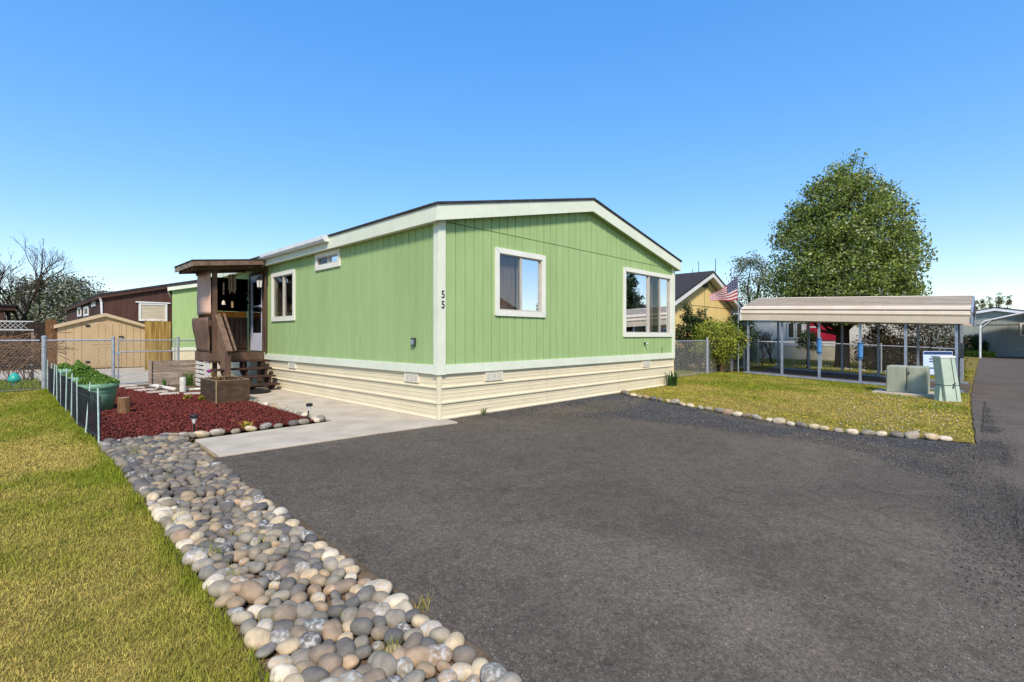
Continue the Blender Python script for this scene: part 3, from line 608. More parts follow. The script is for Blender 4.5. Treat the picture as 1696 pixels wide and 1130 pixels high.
# roof, fascia, soffit
zf = lambda t: 3.155+.2123*(t+.15 if t < RID else W+.15-t)
for s in (0, 1):
    e0 = -.15 if s == 0 else W+.15; pk = RID
    P = [(e0, zf(e0)), (pk, zf(pk)), (pk, zf(pk)+.25), (e0, zf(e0)+.25)]
    MB().prism(P, 'y', -.155, -.125).build('rake_fascia', 'mint', house, bevel=.004)
    MB().prism(P, 'y', L+.125, L+.155).build('rake_fascia', 'mint', house)
    es = e0+(.032 if s == 0 else -.032); MB().prism([(es, zf(es)+.03), (pk, zf(pk)+.03), (pk, zf(pk)+.05), (es, zf(es)+.05)], 'y', -.124, -.001).build('rake_soffit', 'green', house)
    ex = -.175 if s == 0 else W+.175; sg = 1 if s == 0 else -1
    MB().prism([(ex, zf(e0)+.254-.005), (pk, zf(pk)+.254), (pk, zf(pk)+.294), (ex, zf(e0)+.283)], 'y', -.18, L+.18).build('roof', 'shingle', house)
MB().box(-.15, -.12, -.1245, L+.12, 3.155, 3.405).build('eave_fascia', 'mint', house, bevel=.004)
MB().box(W+.12, W+.15, -.1245, L+.12, 3.155, 3.405).build('eave_fascia', 'mint', house, bevel=.004)
MB().box(-.119, -.002, .0, L, 3.172, 3.184).build('eave_soffit', 'mint', house)
MB().box(W+.002, W+.119, .0, L, 3.172, 3.184).build('eave_soffit', 'mint', house)
gp_ = [(-.152, 3.30), (-.245, 3.30), (-.275, 3.345), (-.275, 3.42), (-.265, 3.42), (-.262, 3.35), (-.24, 3.312), (-.16, 3.312), (-.16, 3.42), (-.152, 3.42)]
gu = MB().prism(gp_, 'y', 3.5, 7.05).build('gutter', 'white', house)
MB().prism([(-.152, 3.298), (-.247, 3.298), (-.279, 3.345), (-.279, 3.424), (-.152, 3.424)], 'y', 3.488, 3.4995).build('gutter_end_cap', 'white', gu)
MB().lathe((2.2, 3.2, 3.85), [(.05, 0), (.05, .16), (.065, .17), (.065, .21), (.02, .24)], 12).build('roof_vent_pipe', 'black', house)
# windows
def window(mapf, w, mull, panes, flip=False):
    r0, r1, z0, z1 = w; bx = lambda m, a, b, c, d, e, f: m.hexa([(a, c, e), (b, c, e), (b, d, e), (a, d, e), (a, c, f), (b, c, f), (b, d, f), (a, d, f)])
    t = .098; fr = MB(mapf); i0, i1, j0, j1 = r0+t-.012, r1-t+.012, z0+t-.012, z1-t+.012; fw = .032
    bx(fr, i0, i1, j0, j0+fw+.006, -.05, .014); bx(fr, i0, i1, j1-fw, j1, -.05, .014); bx(fr, i0, i0+fw, j0+fw+.006, j1-fw, -.05, .014); bx(fr, i1-fw, i1, j0+fw+.006, j1-fw, -.05, .014)
    f = fr.build('window', 'vinyl', house, bevel=.002)
    for m_ in mull:
        q = MB(mapf); bx(q, m_-.026, m_+.026, j0+fw, j1-fw, -.045, .008); q.build('mullion', 'vinyl', f)
    mit = [[(r0, z0), (r1, z0), (r1-t, z0+t), (r0+t, z0+t)], [(r0, z1), (r1, z1), (r1-t, z1-t), (r0+t, z1-t)], [(r0, z0), (r0, z1), (r0+t, z1-t), (r0+t, z0+t)], [(r1, z0), (r1, z1), (r1-t, z1-t), (r1-t, z0+t)]]
    for P in mit:
        cx = sum(p[0] for p in P)/4; cz = sum(p[1] for p in P)/4; P = [(p[0]+(cx-p[0])*.004, p[1]+(cz-p[1])*.01) for p in P]
        q = MB(mapf); q.hexa([(p[0], p[1], .0008) for p in P]+[(p[0], p[1], .034) for p in P]); q.build('trim_board', 'ivory', f)
    for a, b, m_, n_ in panes:
        q = MB(mapf); i = [q.pt(p) for p in ((a, j0+fw, n_), (b, j0+fw, n_), (b, j1-fw, n_), (a, j1-fw, n_))]; q.face(i); q.build('pane', m_, f, recalc=False)
    q = MB(mapf); P = [(i0, j0), (i1, j0), (i1, j1), (i0, j1)]; A = [q.pt((p[0], p[1], -.102)) for p in P]; B = [q.pt((p[0]+(.3 if k in (1, 2) else -.3), p[1]+(.3 if k > 1 else -.3), -.85)) for k, p in enumerate(P)]
    q.face(B)
    for k in range(4): q.face([A[k], B[k], B[(k+1)%4], A[(k+1)%4]])
    q.build('room_recess', 'room', f, recalc=False)
    return f, (i0+fw, i1-fw, j0+fw, j1-fw)
def curtain(mapf, f, a, b, z0, z1, m, n=-.14, waves=9, amp=.018):
    q = MB(mapf); N = waves*6; A = []; B = []
    for k in range(N+1):
        r = a+(b-a)*k/N; d = n+amp*math.sin(k/6*2*PI+.4*math.sin(k))
        A.append(q.pt((r, z0, d))); B.append(q.pt((r, z1, d)))
    for k in range(N): q.face([A[k], A[k+1], B[k+1], B[k]])
    q.build('curtain', m, f, smooth=True, recalc=False)
f, c = window(gm, WG[0], [1.92], [(c0, c1, m_, n_) for c0, c1, m_, n_ in ((1.35, 1.895, 'screen', -.012), (1.945, 2.50, 'glass', -.03))])
curtain(gm, f, 1.34, 1.90, 1.72, 2.86, 'curtain'); curtain(gm, f, 1.95, 2.52, 1.72, 2.92, 'whitecurtain')
f, c = window(gm, WG[1], [6.77, 7.35], [(5.62, 6.745, 'glass', -.03), (6.795, 7.325, 'screen', -.012), (7.375, 7.91, 'glass', -.03)])
curtain(gm, f, 6.2, 6.7, 1.35, 3.0, 'whitecurtain'); curtain(gm, f, 6.8, 7.2, 1.35, 3.0, 'curtain', amp=.03)
f, c = window(lm, WL[0], [6.25], [(5.63, 6.225, 'dimglass', -.03), (6.275, 6.85, 'screen', -.012)])
curtain(lm, f, 5.65, 5.80, 1.72, 2.9, 'whitecurtain'); curtain(lm, f, 5.9, 6.2, 1.75, 2.4, 'brown2', n=-.3, amp=.01)
f, c = window(lm, WL[1], [3.84], [(3.38, 3.815, 'glass', -.03), (3.865, 4.31, 'screen', -.012)])
curtain(lm, f, 3.36, 3.85, 2.85, 3.1, 'whitecurtain')
# house number, outlet, tap
for zc in (1.965, 1.80):
    cu = bpy.data.curves.new('number', 'FONT'); cu.body = '5'; cu.size = .17; cu.extrude = .004; cu.align_x = 'CENTER'
    to = bpy.data.objects.new('tmp', cu); COL.objects.link(to); dg = bpy.context.evaluated_depsgraph_get(); me = bpy.data.meshes.new_from_object(to.evaluated_get(dg)); bpy.data.objects.remove(to)
    me.materials.clear(); me.materials.append(MT['iron']); o = bpy.data.objects.new('house_number', me); COL.objects.link(o); o.parent = house
    o.location = Vector((.052, -.042, zc))-house.location; o.rotation_euler = (PI/2, 0, 0); o.scale = (.9, 1, 1)
ob = MB().box(-.045, 0, .62, .72, 1.19, 1.32).build('outlet_box', 'meter', house, bevel=.006); MB().box(-.06, -.046, .63, .71, 1.205, 1.29).build('outlet_cover', 'galv', ob, bevel=.006)
ob = MB().tube([(6.52, .0, 1.16), (6.52, -.05, 1.16)], .03, 10).build('outdoor_tap', 'meter', house); MB().tube([(6.52, -.05, 1.16), (6.56, -.09, 1.16), (6.56, -.10, 1.12)], .016, 8).build('spout', 'galv', ob)
cb = MB().tube([(7.45, -.01, 1.05), (7.46, -.02, .99), (7.43, -.015, .95), (7.47, -.02, .90)], .006, 5).build('loose_cable', 'iron', house)
# front door with storm door
D0, D1, DZ0, DZ1 = DOOR
bx = lambda m, a, b, c, d, e, f: m.hexa([(a, c, e), (b, c, e), (b, d, e), (a, d, e), (a, c, f), (b, c, f), (b, d, f), (a, d, f)])
df = MB(lm); bx(df, D0-.06, D0+.02, DZ0, DZ1, -.05, .04); bx(df, D1-.02, D1+.06, DZ0, DZ1, -.05, .04); bx(df, D0+.02, D1-.02, DZ1-.08, DZ1, -.05, .04)
dr = df.build('front_door', 'brown', house)
q = MB(lm); bx(q, D0+.022, D1-.022, DZ0, DZ0+.48, -.01, .03); bx(q, D0+.022, D0+.12, DZ0+.48, DZ1-.082, -.01, .03); bx(q, D1-.12, D1-.022, DZ0+.48, DZ1-.082, -.01, .03)
bx(q, D0+.12, D1-.12, DZ1-.26, DZ1-.082, -.01, .03); bx(q, D0+.12, D1-.12, 2.13, 2.18, -.01, .03); q.build('storm_door_leaf', 'door', dr, bevel=.003)
for a, b in ((DZ0+.48, 2.13), (2.18, DZ1-.26)):
    q = MB(lm); i = [q.pt(p) for p in ((D0+.12, a, .01), (D1-.12, a, .01), (D1-.12, b, .01), (D0+.12, b, .01))]; q.face(i); q.build('pane', 'dimglass', dr, recalc=False)
q = MB(lm); bx(q, D0+.02, D1-.02, DZ0, DZ1-.08, -.10, -.06); q.build('inner_door', 'dark', dr)
q = MB(lm); bx(q, D0+.05, D0+.09, 2.03, 2.09, .03, .08); bx(q, D0+.045, D0+.15, 2.05, 2.07, .06, .08); q.build('handle', 'iron', dr)
# wall lantern
ln = MB().box(-.03, -.001, 7.25, 7.35, 2.68, 2.86).build('wall_lantern', 'iron', house, bevel=.006)
MB().tube([(-.03, 7.3, 2.80), (-.10, 7.3, 2.92), (-.18, 7.3, 2.90), (-.19, 7.3, 2.86)], .012, 6).build('lantern_arm', 'iron', ln)
MB().lathe((-.19, 7.3, 2.56), [(.035, 0), (.07, .03), (.07, .04), (.085, .05)], 6).build('lantern_base', 'iron', ln)
MB().lathe((-.19, 7.3, 2.60), [(.06, .005), (.078, .2)], 6).build('lantern_glass', 'lamp', ln)
MB().lathe((-.19, 7.3, 2.80), [(.095, 0), (.06, .05), (.025, .075), (.02, .10)], 6).build('lantern_cap', 'iron', ln)
for k in range(6):
    a = k*PI/3; MB().beam((-.19+.064*math.cos(a), 7.3+.064*math.sin(a), 2.60), (-.19+.083*math.cos(a), 7.3+.083*math.sin(a), 2.80), .010, .010).build('lantern_bar', 'iron', ln)
# ================================================================ leaves and trees
def quads(C, size, rng, n_up=0, aspect=.6):
    n = len(C); a = rng.normal(size=(n, 3)); a /= np.linalg.norm(a, axis=1)[:, None]; b = rng.normal(size=(n, 3)); b = np.cross(a, b); b /= np.linalg.norm(b, axis=1)[:, None]
    s = size*rng.uniform(.6, 1.3, (n, 1)); u = a*s; v = b*s*aspect
    V = np.stack([C-u*.5, C+v*.5+u*.05, C+u*.5, C-v*.5+u*.05], 1)
    return V, (np.arange(4)[None]+4*np.arange(n)[:, None])
def tree(name, label, cat, base, H, z0, rfun, nclump, nleaf, leaf, cr, cols, tr, seed, nlimb=9, group=None, sub=('trunk', 'crown'), low=None, bark='bark', edge=.62, twigs=.5, lobes=0):
    rng = np.random.default_rng(seed); t = thing(name, label, cat, base, group); bz = base[2]; B = np.array(base)
    zt = z0 if low is None else low
    # clump centres fill the envelope, more towards the outside
    Z = rng.uniform(0, 1, nclump*6); R = np.array([rfun(q) for q in Z]); keep = rng.random(len(Z)) < (R/R.max())**1.3; Z = Z[keep][:nclump]; R = R[keep][:nclump]
    th = rng.uniform(0, 2*PI, len(Z)); Z = Z*(1-lobes*(.5+.5*np.sin(3*th+2.2))*np.clip(Z, 0, 1)); rr = R*np.power(rng.random(len(Z)), .42)*(1+rng.normal(0, .05, len(Z)))
    C = np.stack([rr*np.cos(th), rr*np.sin(th), z0+Z*(H-z0)], -1)
    # limbs
    mb = MB(); wob = [(rng.normal(0, tr*.5), rng.normal(0, tr*.5)) for _ in range(5)]
    top = z0+(H-z0)*.82; tp = [(base[0]+wob[k][0]*k*.4, base[1]+wob[k][1]*k*.4, bz-.05+(top+.05)*k/4) for k in range(5)]
    mb.tube(tp, [tr*1.25, tr, tr*.72, tr*.42, tr*.12], 8); LP = []
    for k in range(nlimb):
        c = C[rng.integers(len(C))]; s = Vector((base[0], base[1], bz+zt*rng.uniform(.75, 1)+(.25*(c[2]-zt) if c[2] > zt else 0))); e = Vector(B+c); md = s.lerp(e, .5)+Vector((0, 0, -.08*(H-z0)*rng.uniform(0, 1)))
        if not nclump: continue
        r0 = tr*rng.uniform(.3, .55); P = [s, s.lerp(md, .55)+Vector((rng.normal(0, .06), rng.normal(0, .06), 0)), md, md.lerp(e, .5), e]; mb.tube(P, [r0, r0*.8, r0*.6, r0*.38, r0*.12], 6); LP += [md, md.lerp(e, .5), e]
    tw = np.array([tuple(p) for p in LP]) if LP else None
    for c in C[:int(len(C)*twigs)]:
        if tw is None: break
        w_ = B+c; j = np.argmin(((tw-w_)**2).sum(1)); mb.tube([tw[j], (tw[j]+w_)/2+rng.normal(0, .05, 3), w_], [tr*.09, tr*.06, tr*.03], 4, cap=False)
    mb.build(sub[0], bark, t, smooth=True)
    n = len(C)*nleaf; cen = np.repeat(C, nleaf, 0)+np.clip(rng.normal(0, cr, (n, 3)), -1.7*cr, 1.7*cr)*np.array([1, 1, .85]); cen[:, 2] = np.maximum(cen[:, 2], .05)
    V, F_ = quads(B+cen, leaf, rng)
    w_ = np.array([c[0] for c in cols]); idx = rng.choice(len(cols), n, p=w_/w_.sum()); col = np.array([c[1][:3] for c in cols])[idx]*rng.uniform(.7, 1.3, (n, 1))*np.repeat(rng.uniform(.8, 1.2, (len(C), 1)), nleaf, 0)
    np_obj(sub[1], V, F_, 'leaf', t, np.repeat(col, 4, 0))
    return t
def branchy(name, label, base, H, seed, tr, spread, bark='bark', levels=5, group=None, buds=0, up=.35, first=.28, cat='tree'):
    r = random.Random(seed); t = thing(name, label, cat, base, group); mb = MB(); tips = []; mb2 = MB()
    def grow(p, d, ln, rad, lv):
        m_ = mb if lv >= levels-1 else mb2
        q = [p]; dd = d.copy()
        for k in range(3): dd = (dd+Vector((r.gauss(0, .14), r.gauss(0, .14), r.gauss(.03, .1)))).normalized(); q.append(q[-1]+dd*ln/3)
        m_.tube(q, [rad, rad*.88, rad*.76, rad*.62], 7 if lv > 2 else 4, cap=lv == levels)
        tips.append(q[-1])
        if lv == 0: return
        for k in range(r.choice([2, 3, 3]) if lv < levels else 4):
            a = r.uniform(0, 2*PI); s_ = spread*r.uniform(.6, 1.2); sd_ = Vector((math.cos(a), math.sin(a), 0))
            nd = (dd+sd_*s_+Vector((0, 0, up*r.uniform(0, 1)))).normalized(); st = q[-1] if k < 2 else q[2]
            grow(st, nd, ln*r.uniform(.62, .85), rad*.6, lv-1)
    grow(Vector(base)-Vector((0, 0, .05)), Vector((0, 0, 1)), H*first, tr, levels)
    mb.build('trunk', bark, t, smooth=True); mb2.build('branches', bark, t, smooth=True)
    if buds:
        P = np.array([tuple(p) for p in tips]); C = np.repeat(P, buds, 0)+np.random.default_rng(seed).normal(0, .06, (len(P)*buds, 3)); V, F_ = quads(C, .05, np.random.default_rng(seed)); np_obj('buds', V, F_, 'leaf', t, np.tile(np.array(S(84, 62, 48)[:3]), (len(V)*4, 1)), kind='stuff')
    return t
# ================================================================ PORCH
porch = thing('porch', 'dark brown wooden entrance porch with steps, railing and flat roof', 'porch', (-.65, 8.0, 0))
DZ = .93; U0, U1 = 7.45, 8.72; A0 = -1.25
n = 9; wd = (U1-U0)/n
for k in range(n): MB().box(A0, -.06, U0+k*wd+.003, U0+(k+1)*wd-.003, DZ-.04, DZ).build('deck_board', 'porchfloor', porch)
MB().box(A0, -.06, U0-.04, U0-.001, DZ-.22, DZ-.002).build('rim_board', 'brown', porch); MB().box(A0-.04, A0-.001, U0-.04, U1, DZ-.22, DZ-.002).build('rim_board', 'brown', porch)
for k in range(4):
    z1 = DZ-.186*(k+1); u1 = U0-.045-.265*k; MB().box(-1.34, -.05, u1-.295, u1, z1-.045, z1).build('tread', 'porchfloor', porch, bevel=.008)
for a in (-1.06, -.62, -.18):
    P = [(U0-.045, DZ-.235)];
    for k in range(4): z1 = DZ-.186*(k+1)-.046; u1 = U0-.045-.265*k; P += [(u1-.001, z1), (u1-.262, z1)]
    P += [(U0-.045-1.03, .036), (U0-.045-.75, .036), (U0-.045, .46)]
    MB().prism(P, 'x', a-.022, a+.022).build('stringer', 'porchfloor', porch)
for a, u in ((-1.18, U0+.03), (-1.18, U1-.05), (-.12, U0+.06), (-.12, U1-.05)):
    MB().box(a-.045, a+.045, u-.045, u+.045, 0, DZ-.042).build('deck_leg', 'brown', porch)
rz = lambda a: 2.985+.19*(a+1.75)/1.6
MB().box(-1.235, -1.135, U0-.035, U0+.06, DZ+.001, rz(-1.18)).build('post', 'brown', porch, bevel=.005)
MB().box(-1.235, -1.145, U1-.09, U1, DZ+.001, rz(-1.18)).build('post', 'brown', porch)
MB().box(-.075, -.04, U0-.20, U0-.10, ZB+.2, 3.15).build('wall_post', 'brown', porch)
MB().box(-1.30, -1.07, U0-.02, U1, rz(-1.18)-.08, rz(-1.18)-.002).build('header_beam', 'brown2', porch)
rp = lambda t0, t1: [(-1.72, rz(-1.72)+t0), (-.156, rz(-.156)+t0), (-.156, rz(-.156)+t1), (-1.72, rz(-1.72)+t1)]
rf = MB().prism(rp(.02, .10), 'y', 7.04, 8.72).build('roof', 'brown', porch)
MB().prism([(-1.755, rz(-1.755)), (-.156, rz(-.156)), (-.156, rz(-.156)+.125), (-1.755, rz(-1.755)+.125)], 'y', 7.0, 7.035).build('fascia', 'brown2', rf, bevel=.004)
MB().box(-1.755, -1.722, 7.037, 8.74, rz(-1.74), rz(-1.74)+.125).build('fascia', 'chipped', rf, label='peeling paint on the left fascia board')
MB().prism([(-1.775, rz(-1.775)+.129), (-.156, rz(-.156)+.129), (-.156, rz(-.156)+.145), (-1.775, rz(-1.775)+.145)], 'y', 6.98, 8.76).build('roof_covering', 'shingle', rf)
for k in range(4): MB().prism(rp(-.07, .018), 'y', 7.25+k*.4, 7.29+k*.4).build('rafter', 'brown', rf)
# stair railing
nw = MB().box(-1.17, -1.07, 6.60, 6.70, .036, .98).build('newel_post', 'brown', porch, bevel=.004)
MB().beam((-1.12, U0+.02, 1.90), (-1.12, 6.52, .985), .13, .04).build('handrail', 'brown2', porch, bevel=.004)
MB().beam((-.98, U0+.02, 1.91), (-.98, 6.56, 1.0), .045, .045).build('handrail', 'brown2', porch)
for k in range(6):
    u = 6.78+k*.115; zt = .985+(u-6.52)*(1.90-.985)/(U0+.02-6.52)-.03; zb = max(.1, .05+(u-6.4)*.7)
    MB().box(-1.155, -1.115, u-.017, u+.017, zb, zt).build('baluster', 'brown2', porch)
# deck railing on the far and left sides
for y0, y1, x0, x1 in ((U1-.07, U1-.03, -1.14, -.05), (U0+.062, U1-.092, -1.215, -1.165)):
    MB().box(x0, x1, y0, y1, 1.80, 1.86).build('top_rail', 'brown', porch); MB().box(x0, x1, y0, y1, 1.02, 1.08).build('bottom_rail', 'brown', porch)
for k in range(9): MB().box(-1.09+k*.12, -1.02+k*.12, U1-.06, U1-.04, 1.082, 1.798).build('baluster', 'brown', porch)
for k in range(10): MB().box(-1.20, -1.18, U0+.09+k*.112, U0+.13+k*.112, 1.082, 1.798).build('baluster', 'brown', porch)
for k in range(6): MB().box(-1.13+k*.18, -.955+k*.18, U1-.025, U1-.005, 1.862, 2.02).build('cedar_board', 'cedarorange', porch)
MB().box(-1.10, -.04, U1-.028, U1-.012, DZ+.002, 1.85).build('back_panel', 'brown', porch)
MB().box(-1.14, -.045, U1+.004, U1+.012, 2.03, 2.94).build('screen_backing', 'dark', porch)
# blind, curled plywood sheet, ivy screen
q = MB()
for k in range(13):
    z = 1.90+k*(1.02/12); d = .004*math.sin(k*1.1); q.pt((-1.262+d, U0+.03, z)); q.pt((-1.262+d*.5-.006*math.sin(k*.4), U1-.03, z))
for k in range(12): q.face([2*k, 2*k+1, 2*k+3, 2*k+2])
o = q.build('roller_blind', 'shade', porch, recalc=False, smooth=True); o.modifiers.new('thick', 'SOLIDIFY').thickness = .006
MB().tube([(-1.27, U0+.02, 2.95), (-1.27, U1-.02, 2.95)], .028, 10).build('blind_roller', 'brown2', porch)
q = MB(); N = 10
for i in range(N+1):
    for j in range(N+1):
        f, g = i/N, j/N; q.pt((-1.305-.035*math.sin(g*PI*.9)*(.4+f)-.045*f*g*g+.02*math.sin(g*5), U0+.02+f*(1.12+.10*g), .95+g*.86))
for i in range(N):
    for j in range(N): a = i*(N+1)+j; q.face([a, a+1, a+N+2, a+N+1])
o = q.build('curled_plywood', 'plywood', porch, recalc=False, smooth=True); o.modifiers.new('thick', 'SOLIDIFY').thickness = .008
MB().box(-1.31, -1.292, U0+.0, U1, .725, .945).build('side_board', 'plywood', porch)
sk = MB().box(-1.275, -1.255, U0+.1, U0+.55, .05, .70).build('white_skirt', 'whitelog', porch)
for k in range(6): MB().box(-1.285, -1.265, U0+.56, U1+.05, .05+k*.112, .05+k*.112+.075).build('skirt_slat', 'whitelog', porch)
C = np.stack([RNG.uniform(-1.14, -.02, 5200), RNG.uniform(U1-.06, U1-.0, 5200), RNG.uniform(2.04, 2.93, 5200)], -1)
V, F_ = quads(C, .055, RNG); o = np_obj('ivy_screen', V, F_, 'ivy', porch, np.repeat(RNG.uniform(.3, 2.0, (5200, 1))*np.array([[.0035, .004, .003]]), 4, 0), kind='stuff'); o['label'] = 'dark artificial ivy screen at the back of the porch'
# hanging wind chime, door mat
wc = thing('wind_chime', 'pale wooden wind chime hanging under the porch roof', 'wind chime', (-.72, 7.7, 2.35))
MB().tube([(-.72, 7.7, 3.1), (-.72, 7.7, 2.93)], .004, 4).build('cord', 'iron', wc); MB().lathe((-.72, 7.7, 2.90), [(.09, 0), (.09, .02), (.03, .035)], 12).build('top_disc', 'brown2', wc)
for k in range(6):
    a = k*PI/3; x_, y_ = -.72+.075*math.cos(a), 7.7+.075*math.sin(a); MB().tube([(x_, y_, 2.90), (x_, y_, 2.52-.04*(k%3))], .016, 8).build('chime_tube', 'rawedge', wc)
MB().tube([(-.72, 7.7, 2.90), (-.72, 7.7, 2.2)], .003, 4).build('cord', 'iron', wc); MB().box(-.745, -.695, 7.69, 7.71, 2.08, 2.24).build('sail', 'rawedge', wc)
wc = thing('hanging_ornament', 'single long wooden hanger with a small pale bell under the porch roof', 'ornament', (-.95, 7.6, 2.2))
MB().tube([(-.95, 7.6, 3.06), (-.95, 7.6, 2.7)], .003, 4).build('cord', 'iron', wc); MB().box(-.965, -.935, 7.59, 7.61, 2.40, 2.7).build('hanger', 'rawedge', wc); MB().tube([(-.95, 7.6, 2.4), (-.95, 7.6, 2.24)], .003, 4).build('cord', 'iron', wc); MB().lathe((-.95, 7.6, 2.14), [(.045, 0), (.042, .05), (.02, .1), (.008, .11)], 12).build('bell', 'whitelog', wc)
mt = MB().lathe((-.72, 6.12, .036), [(.36, 0), (.36, .02), (.34, .026)], 28).build('door_mat', 'iron'); tag(mt, 'dark round mat on the concrete at the foot of the steps', 'mat')
# ================================================================ GARDEN
# planter box
pb = thing('planter_box', 'dark plywood planter box standing in the red mulch', 'planter', (-1.58, 5.2, 0)); xa, xb, ya, yb = -1.92, -1.30, 4.63, 5.72
for q in ((xa, xb, ya, ya+.02), (xa, xb, yb-.02, yb), (xa, xa+.02, ya+.021, yb-.021), (xb-.02, xb, ya+.021, yb-.021)): MB().box(*q, 0, .46).build('side_panel', 'boxply', pb)
for q in ((xa-.003, xb+.003, ya-.003, ya+.022), (xa-.003, xb+.003, yb-.022, yb+.003), (xa-.003, xa+.022, ya+.023, yb-.023), (xb-.022, xb+.003, ya+.023, yb-.023)): MB().box(*q, .461, .468).build('raw_edge', 'rawedge', pb)
MB().box(xa-.004, xa+.014, ya-.004, ya+.008, 0, .46).build('raw_edge', 'rawedge', pb); MB().box(xa+.022, xb-.022, ya+.022, yb-.022, .05, .36).build('soil', 'potsoil', pb)
q = MB(); r = random.Random(3)
for k in range(12):
    p = Vector((r.uniform(xa+.1, xb-.1), r.uniform(ya+.1, yb-.1), .35)); e = p+Vector((r.uniform(-.2, .2), r.uniform(-.2, .2), r.uniform(.08, .2))); q.tube([p, p.lerp(e, .5)+Vector((0, 0, .04)), e], .006, 4)
q.build('dead_twigs', 'brushwood', pb)
# round pots
def pot(loc, R, H, label, seed):
    t = thing('plant_pot', label, 'plant pot', loc, 'green plastic plant pots behind the black border fence')
    MB().lathe(loc, [(R*.72, 0), (R*.86, H*.62), (R*.87, H*.64), (R*.90, H*.66), (R*.92, H*.78), (R*.93, H*.80), (R, H*.82), (R*1.0, H), (R*.93, H), (R*.9, H*.85), (.01, H*.84)], 32).build('pot', 'pot', t, smooth=True, recalc=False)
    MB().lathe((loc[0], loc[1], loc[2]+H*.86), [(R*.9, 0), (R*.6, .02), (.01, .03)], 24).build('soil', 'potsoil', t)
    r = np.random.default_rng(seed); n = 4200; th = r.uniform(0, 2*PI, n); rr = R*1.0*np.sqrt(r.random(n)); hh = (.05+.17*(1-(rr/R)**2)*vnoise(np.cos(th)*rr, np.sin(th)*rr, 9, seed)*1.6)
    C = np.stack([loc[0]+rr*np.cos(th), loc[1]+rr*np.sin(th), loc[2]+H*.93+hh*r.uniform(.3, 1, n)], -1); V, F_ = quads(C, .045, r)
    np_obj('foliage', V, F_, 'leaf', t, np.repeat(np.array([[.19, .33, .06]])*r.uniform(.45, 1.5, (n, 1)), 4, 0))
pot((-3.66, 5.25, .01), .32, .50, 'large green pot of leafy plants nearest the wooden stump', 1)
pot((-3.68, 7.3, .01), .31, .50, 'green pot of leafy plants between the two others behind the border fence', 2)
pot((-3.66, 9.75, .01), .34, .56, 'farthest green pot of plants beside the chain link fence', 3)
st = thing('wooden_stump', 'short upright split log beside the large green pot', 'stump', (-3.38, 4.5, 0)); MB().lathe((-3.38, 4.5, 0), [(.095, 0), (.09, .14), (.092, .28)], 9).build('log', 'log', st); MB().lathe((-3.38, 4.5, .281), [(.088, 0), (.08, .004)], 9).build('cut_end', 'rawedge', st)
def solar(loc, lean, label):
    t = thing('solar_light', label, 'garden light', loc, 'solar path lights by the mulch bed'); x_, y_, z_ = loc; tx = x_+lean
    MB().tube([(x_, y_, z_-.02), (tx*.6+x_*.4, y_, z_+.13)], .012, 8).build('stake', 'iron', t)
    MB().lathe((x_+lean*.7, y_, z_+.13), [(.014, 0), (.036, .075), (.037, .078)], 12).build('lens', 'lamp', t); MB().lathe((x_+lean*.8, y_, z_+.208), [(.05, 0), (.052, .03), (.045, .04)], 14).build('cap', 'iron', t)
solar((-3.0, 1.62, .01), 0, 'black solar light standing upright in the mulch near the river stones'); solar((-1.42, 1.62, .01), .05, 'leaning black solar light at the corner of the walkway')
# black border fence
bf = thing('border_fence', 'low black metal border fence with pale stakes along the lawn', 'fence', (-4.06, 6, 0))
rod = MB(); rod.tube([(-4.06, 0, .0), (-4.06, 0, .62)], .0075, 6); rod0 = rod.build('picket', 'black', bf)
u = 1.56; base = rod0.location.copy(); first = True; k = 0
while u < 10.3:
    lx = -.02*math.sin(u*2.2)+(.05*max(0, 2.3-u))
    o = rod0 if first else rod0.copy()
    if not first: COL.objects.link(o)
    o.location = base+Vector((lx, u, 0)); o.location.y = u-bf.location.y; o.scale.z = .98+.03*abs(math.sin((u-1.5)/.95*PI)); first = False; u += .11
for z in (.09, .53): MB().tube([(-4.06-.02*math.sin(q*2.2)+.05*max(0, 2.3-q), q, z) for q in np.arange(1.52, 10.34, .3)], .006, 6).build('rail', 'black', bf)
for k in range(10):
    u = 1.5+k*.95; lx = .05*max(0, 2.3-u); ln_ = random.uniform(-.02, .05) if k != 1 else .10
    MB().tube([(-4.075+lx, u, -.02), (-4.075+lx+ln_*.6, u+random.uniform(-.04, .04)+(.08 if k < 2 else 0), .70+random.uniform(0, .1))], .010, 6).build('stake', 'stake', bf)
# weathered plank screen, logs, pipe, pavers
gw = thing('plank_screen', 'low weathered grey plank screen beside the porch', 'plank screen', (-1.6, 9.66, 0))
for k in range(6): MB().box(-2.08, -1.05, 9.655, 9.68, .02+k*.112, .02+k*.112+.10+.004*(k%2)).build('plank', 'greywood', gw)
for a in (-2.12, -1.05): MB().box(a-.03, a+.03, 9.60, 9.654, 0, .72).build('post', 'greywood', gw)
q = MB(); q.tube([(-2.16, 9.3, .05), (-2.1, 9.0, .07), (-2.0, 8.7, .055), (-1.97, 8.35, .05), (-1.9, 8.0, .045)], [.045, .055, .04, .05, .042], 9); q.tube([(-2.02, 8.75, .06), (-2.12, 8.6, .10), (-2.2, 8.45, .04)], [.02, .018, .01], 6)
tag(q.build('driftwood_log', 'whitelog', smooth=True), 'bleached white driftwood branch lying by the plank screen', 'driftwood')
tag(MB().tube([(-1.75, 7.78, .04), (-1.45, 7.62, .05)], .03, 8).build('white_pole', 'whitelog'), 'short white pole lying behind the planter box', 'pole')
pp = thing('pipe_stub', 'upright dirty white pipe standing in the garden bed', 'pipe', (-1.82, 7.62, 0)); MB().lathe((-1.82, 7.62, 0), [(.068, 0), (.066, .36), (.058, .36), (.058, .05)], 14).build('pipe', 'pvc', pp, smooth=False)
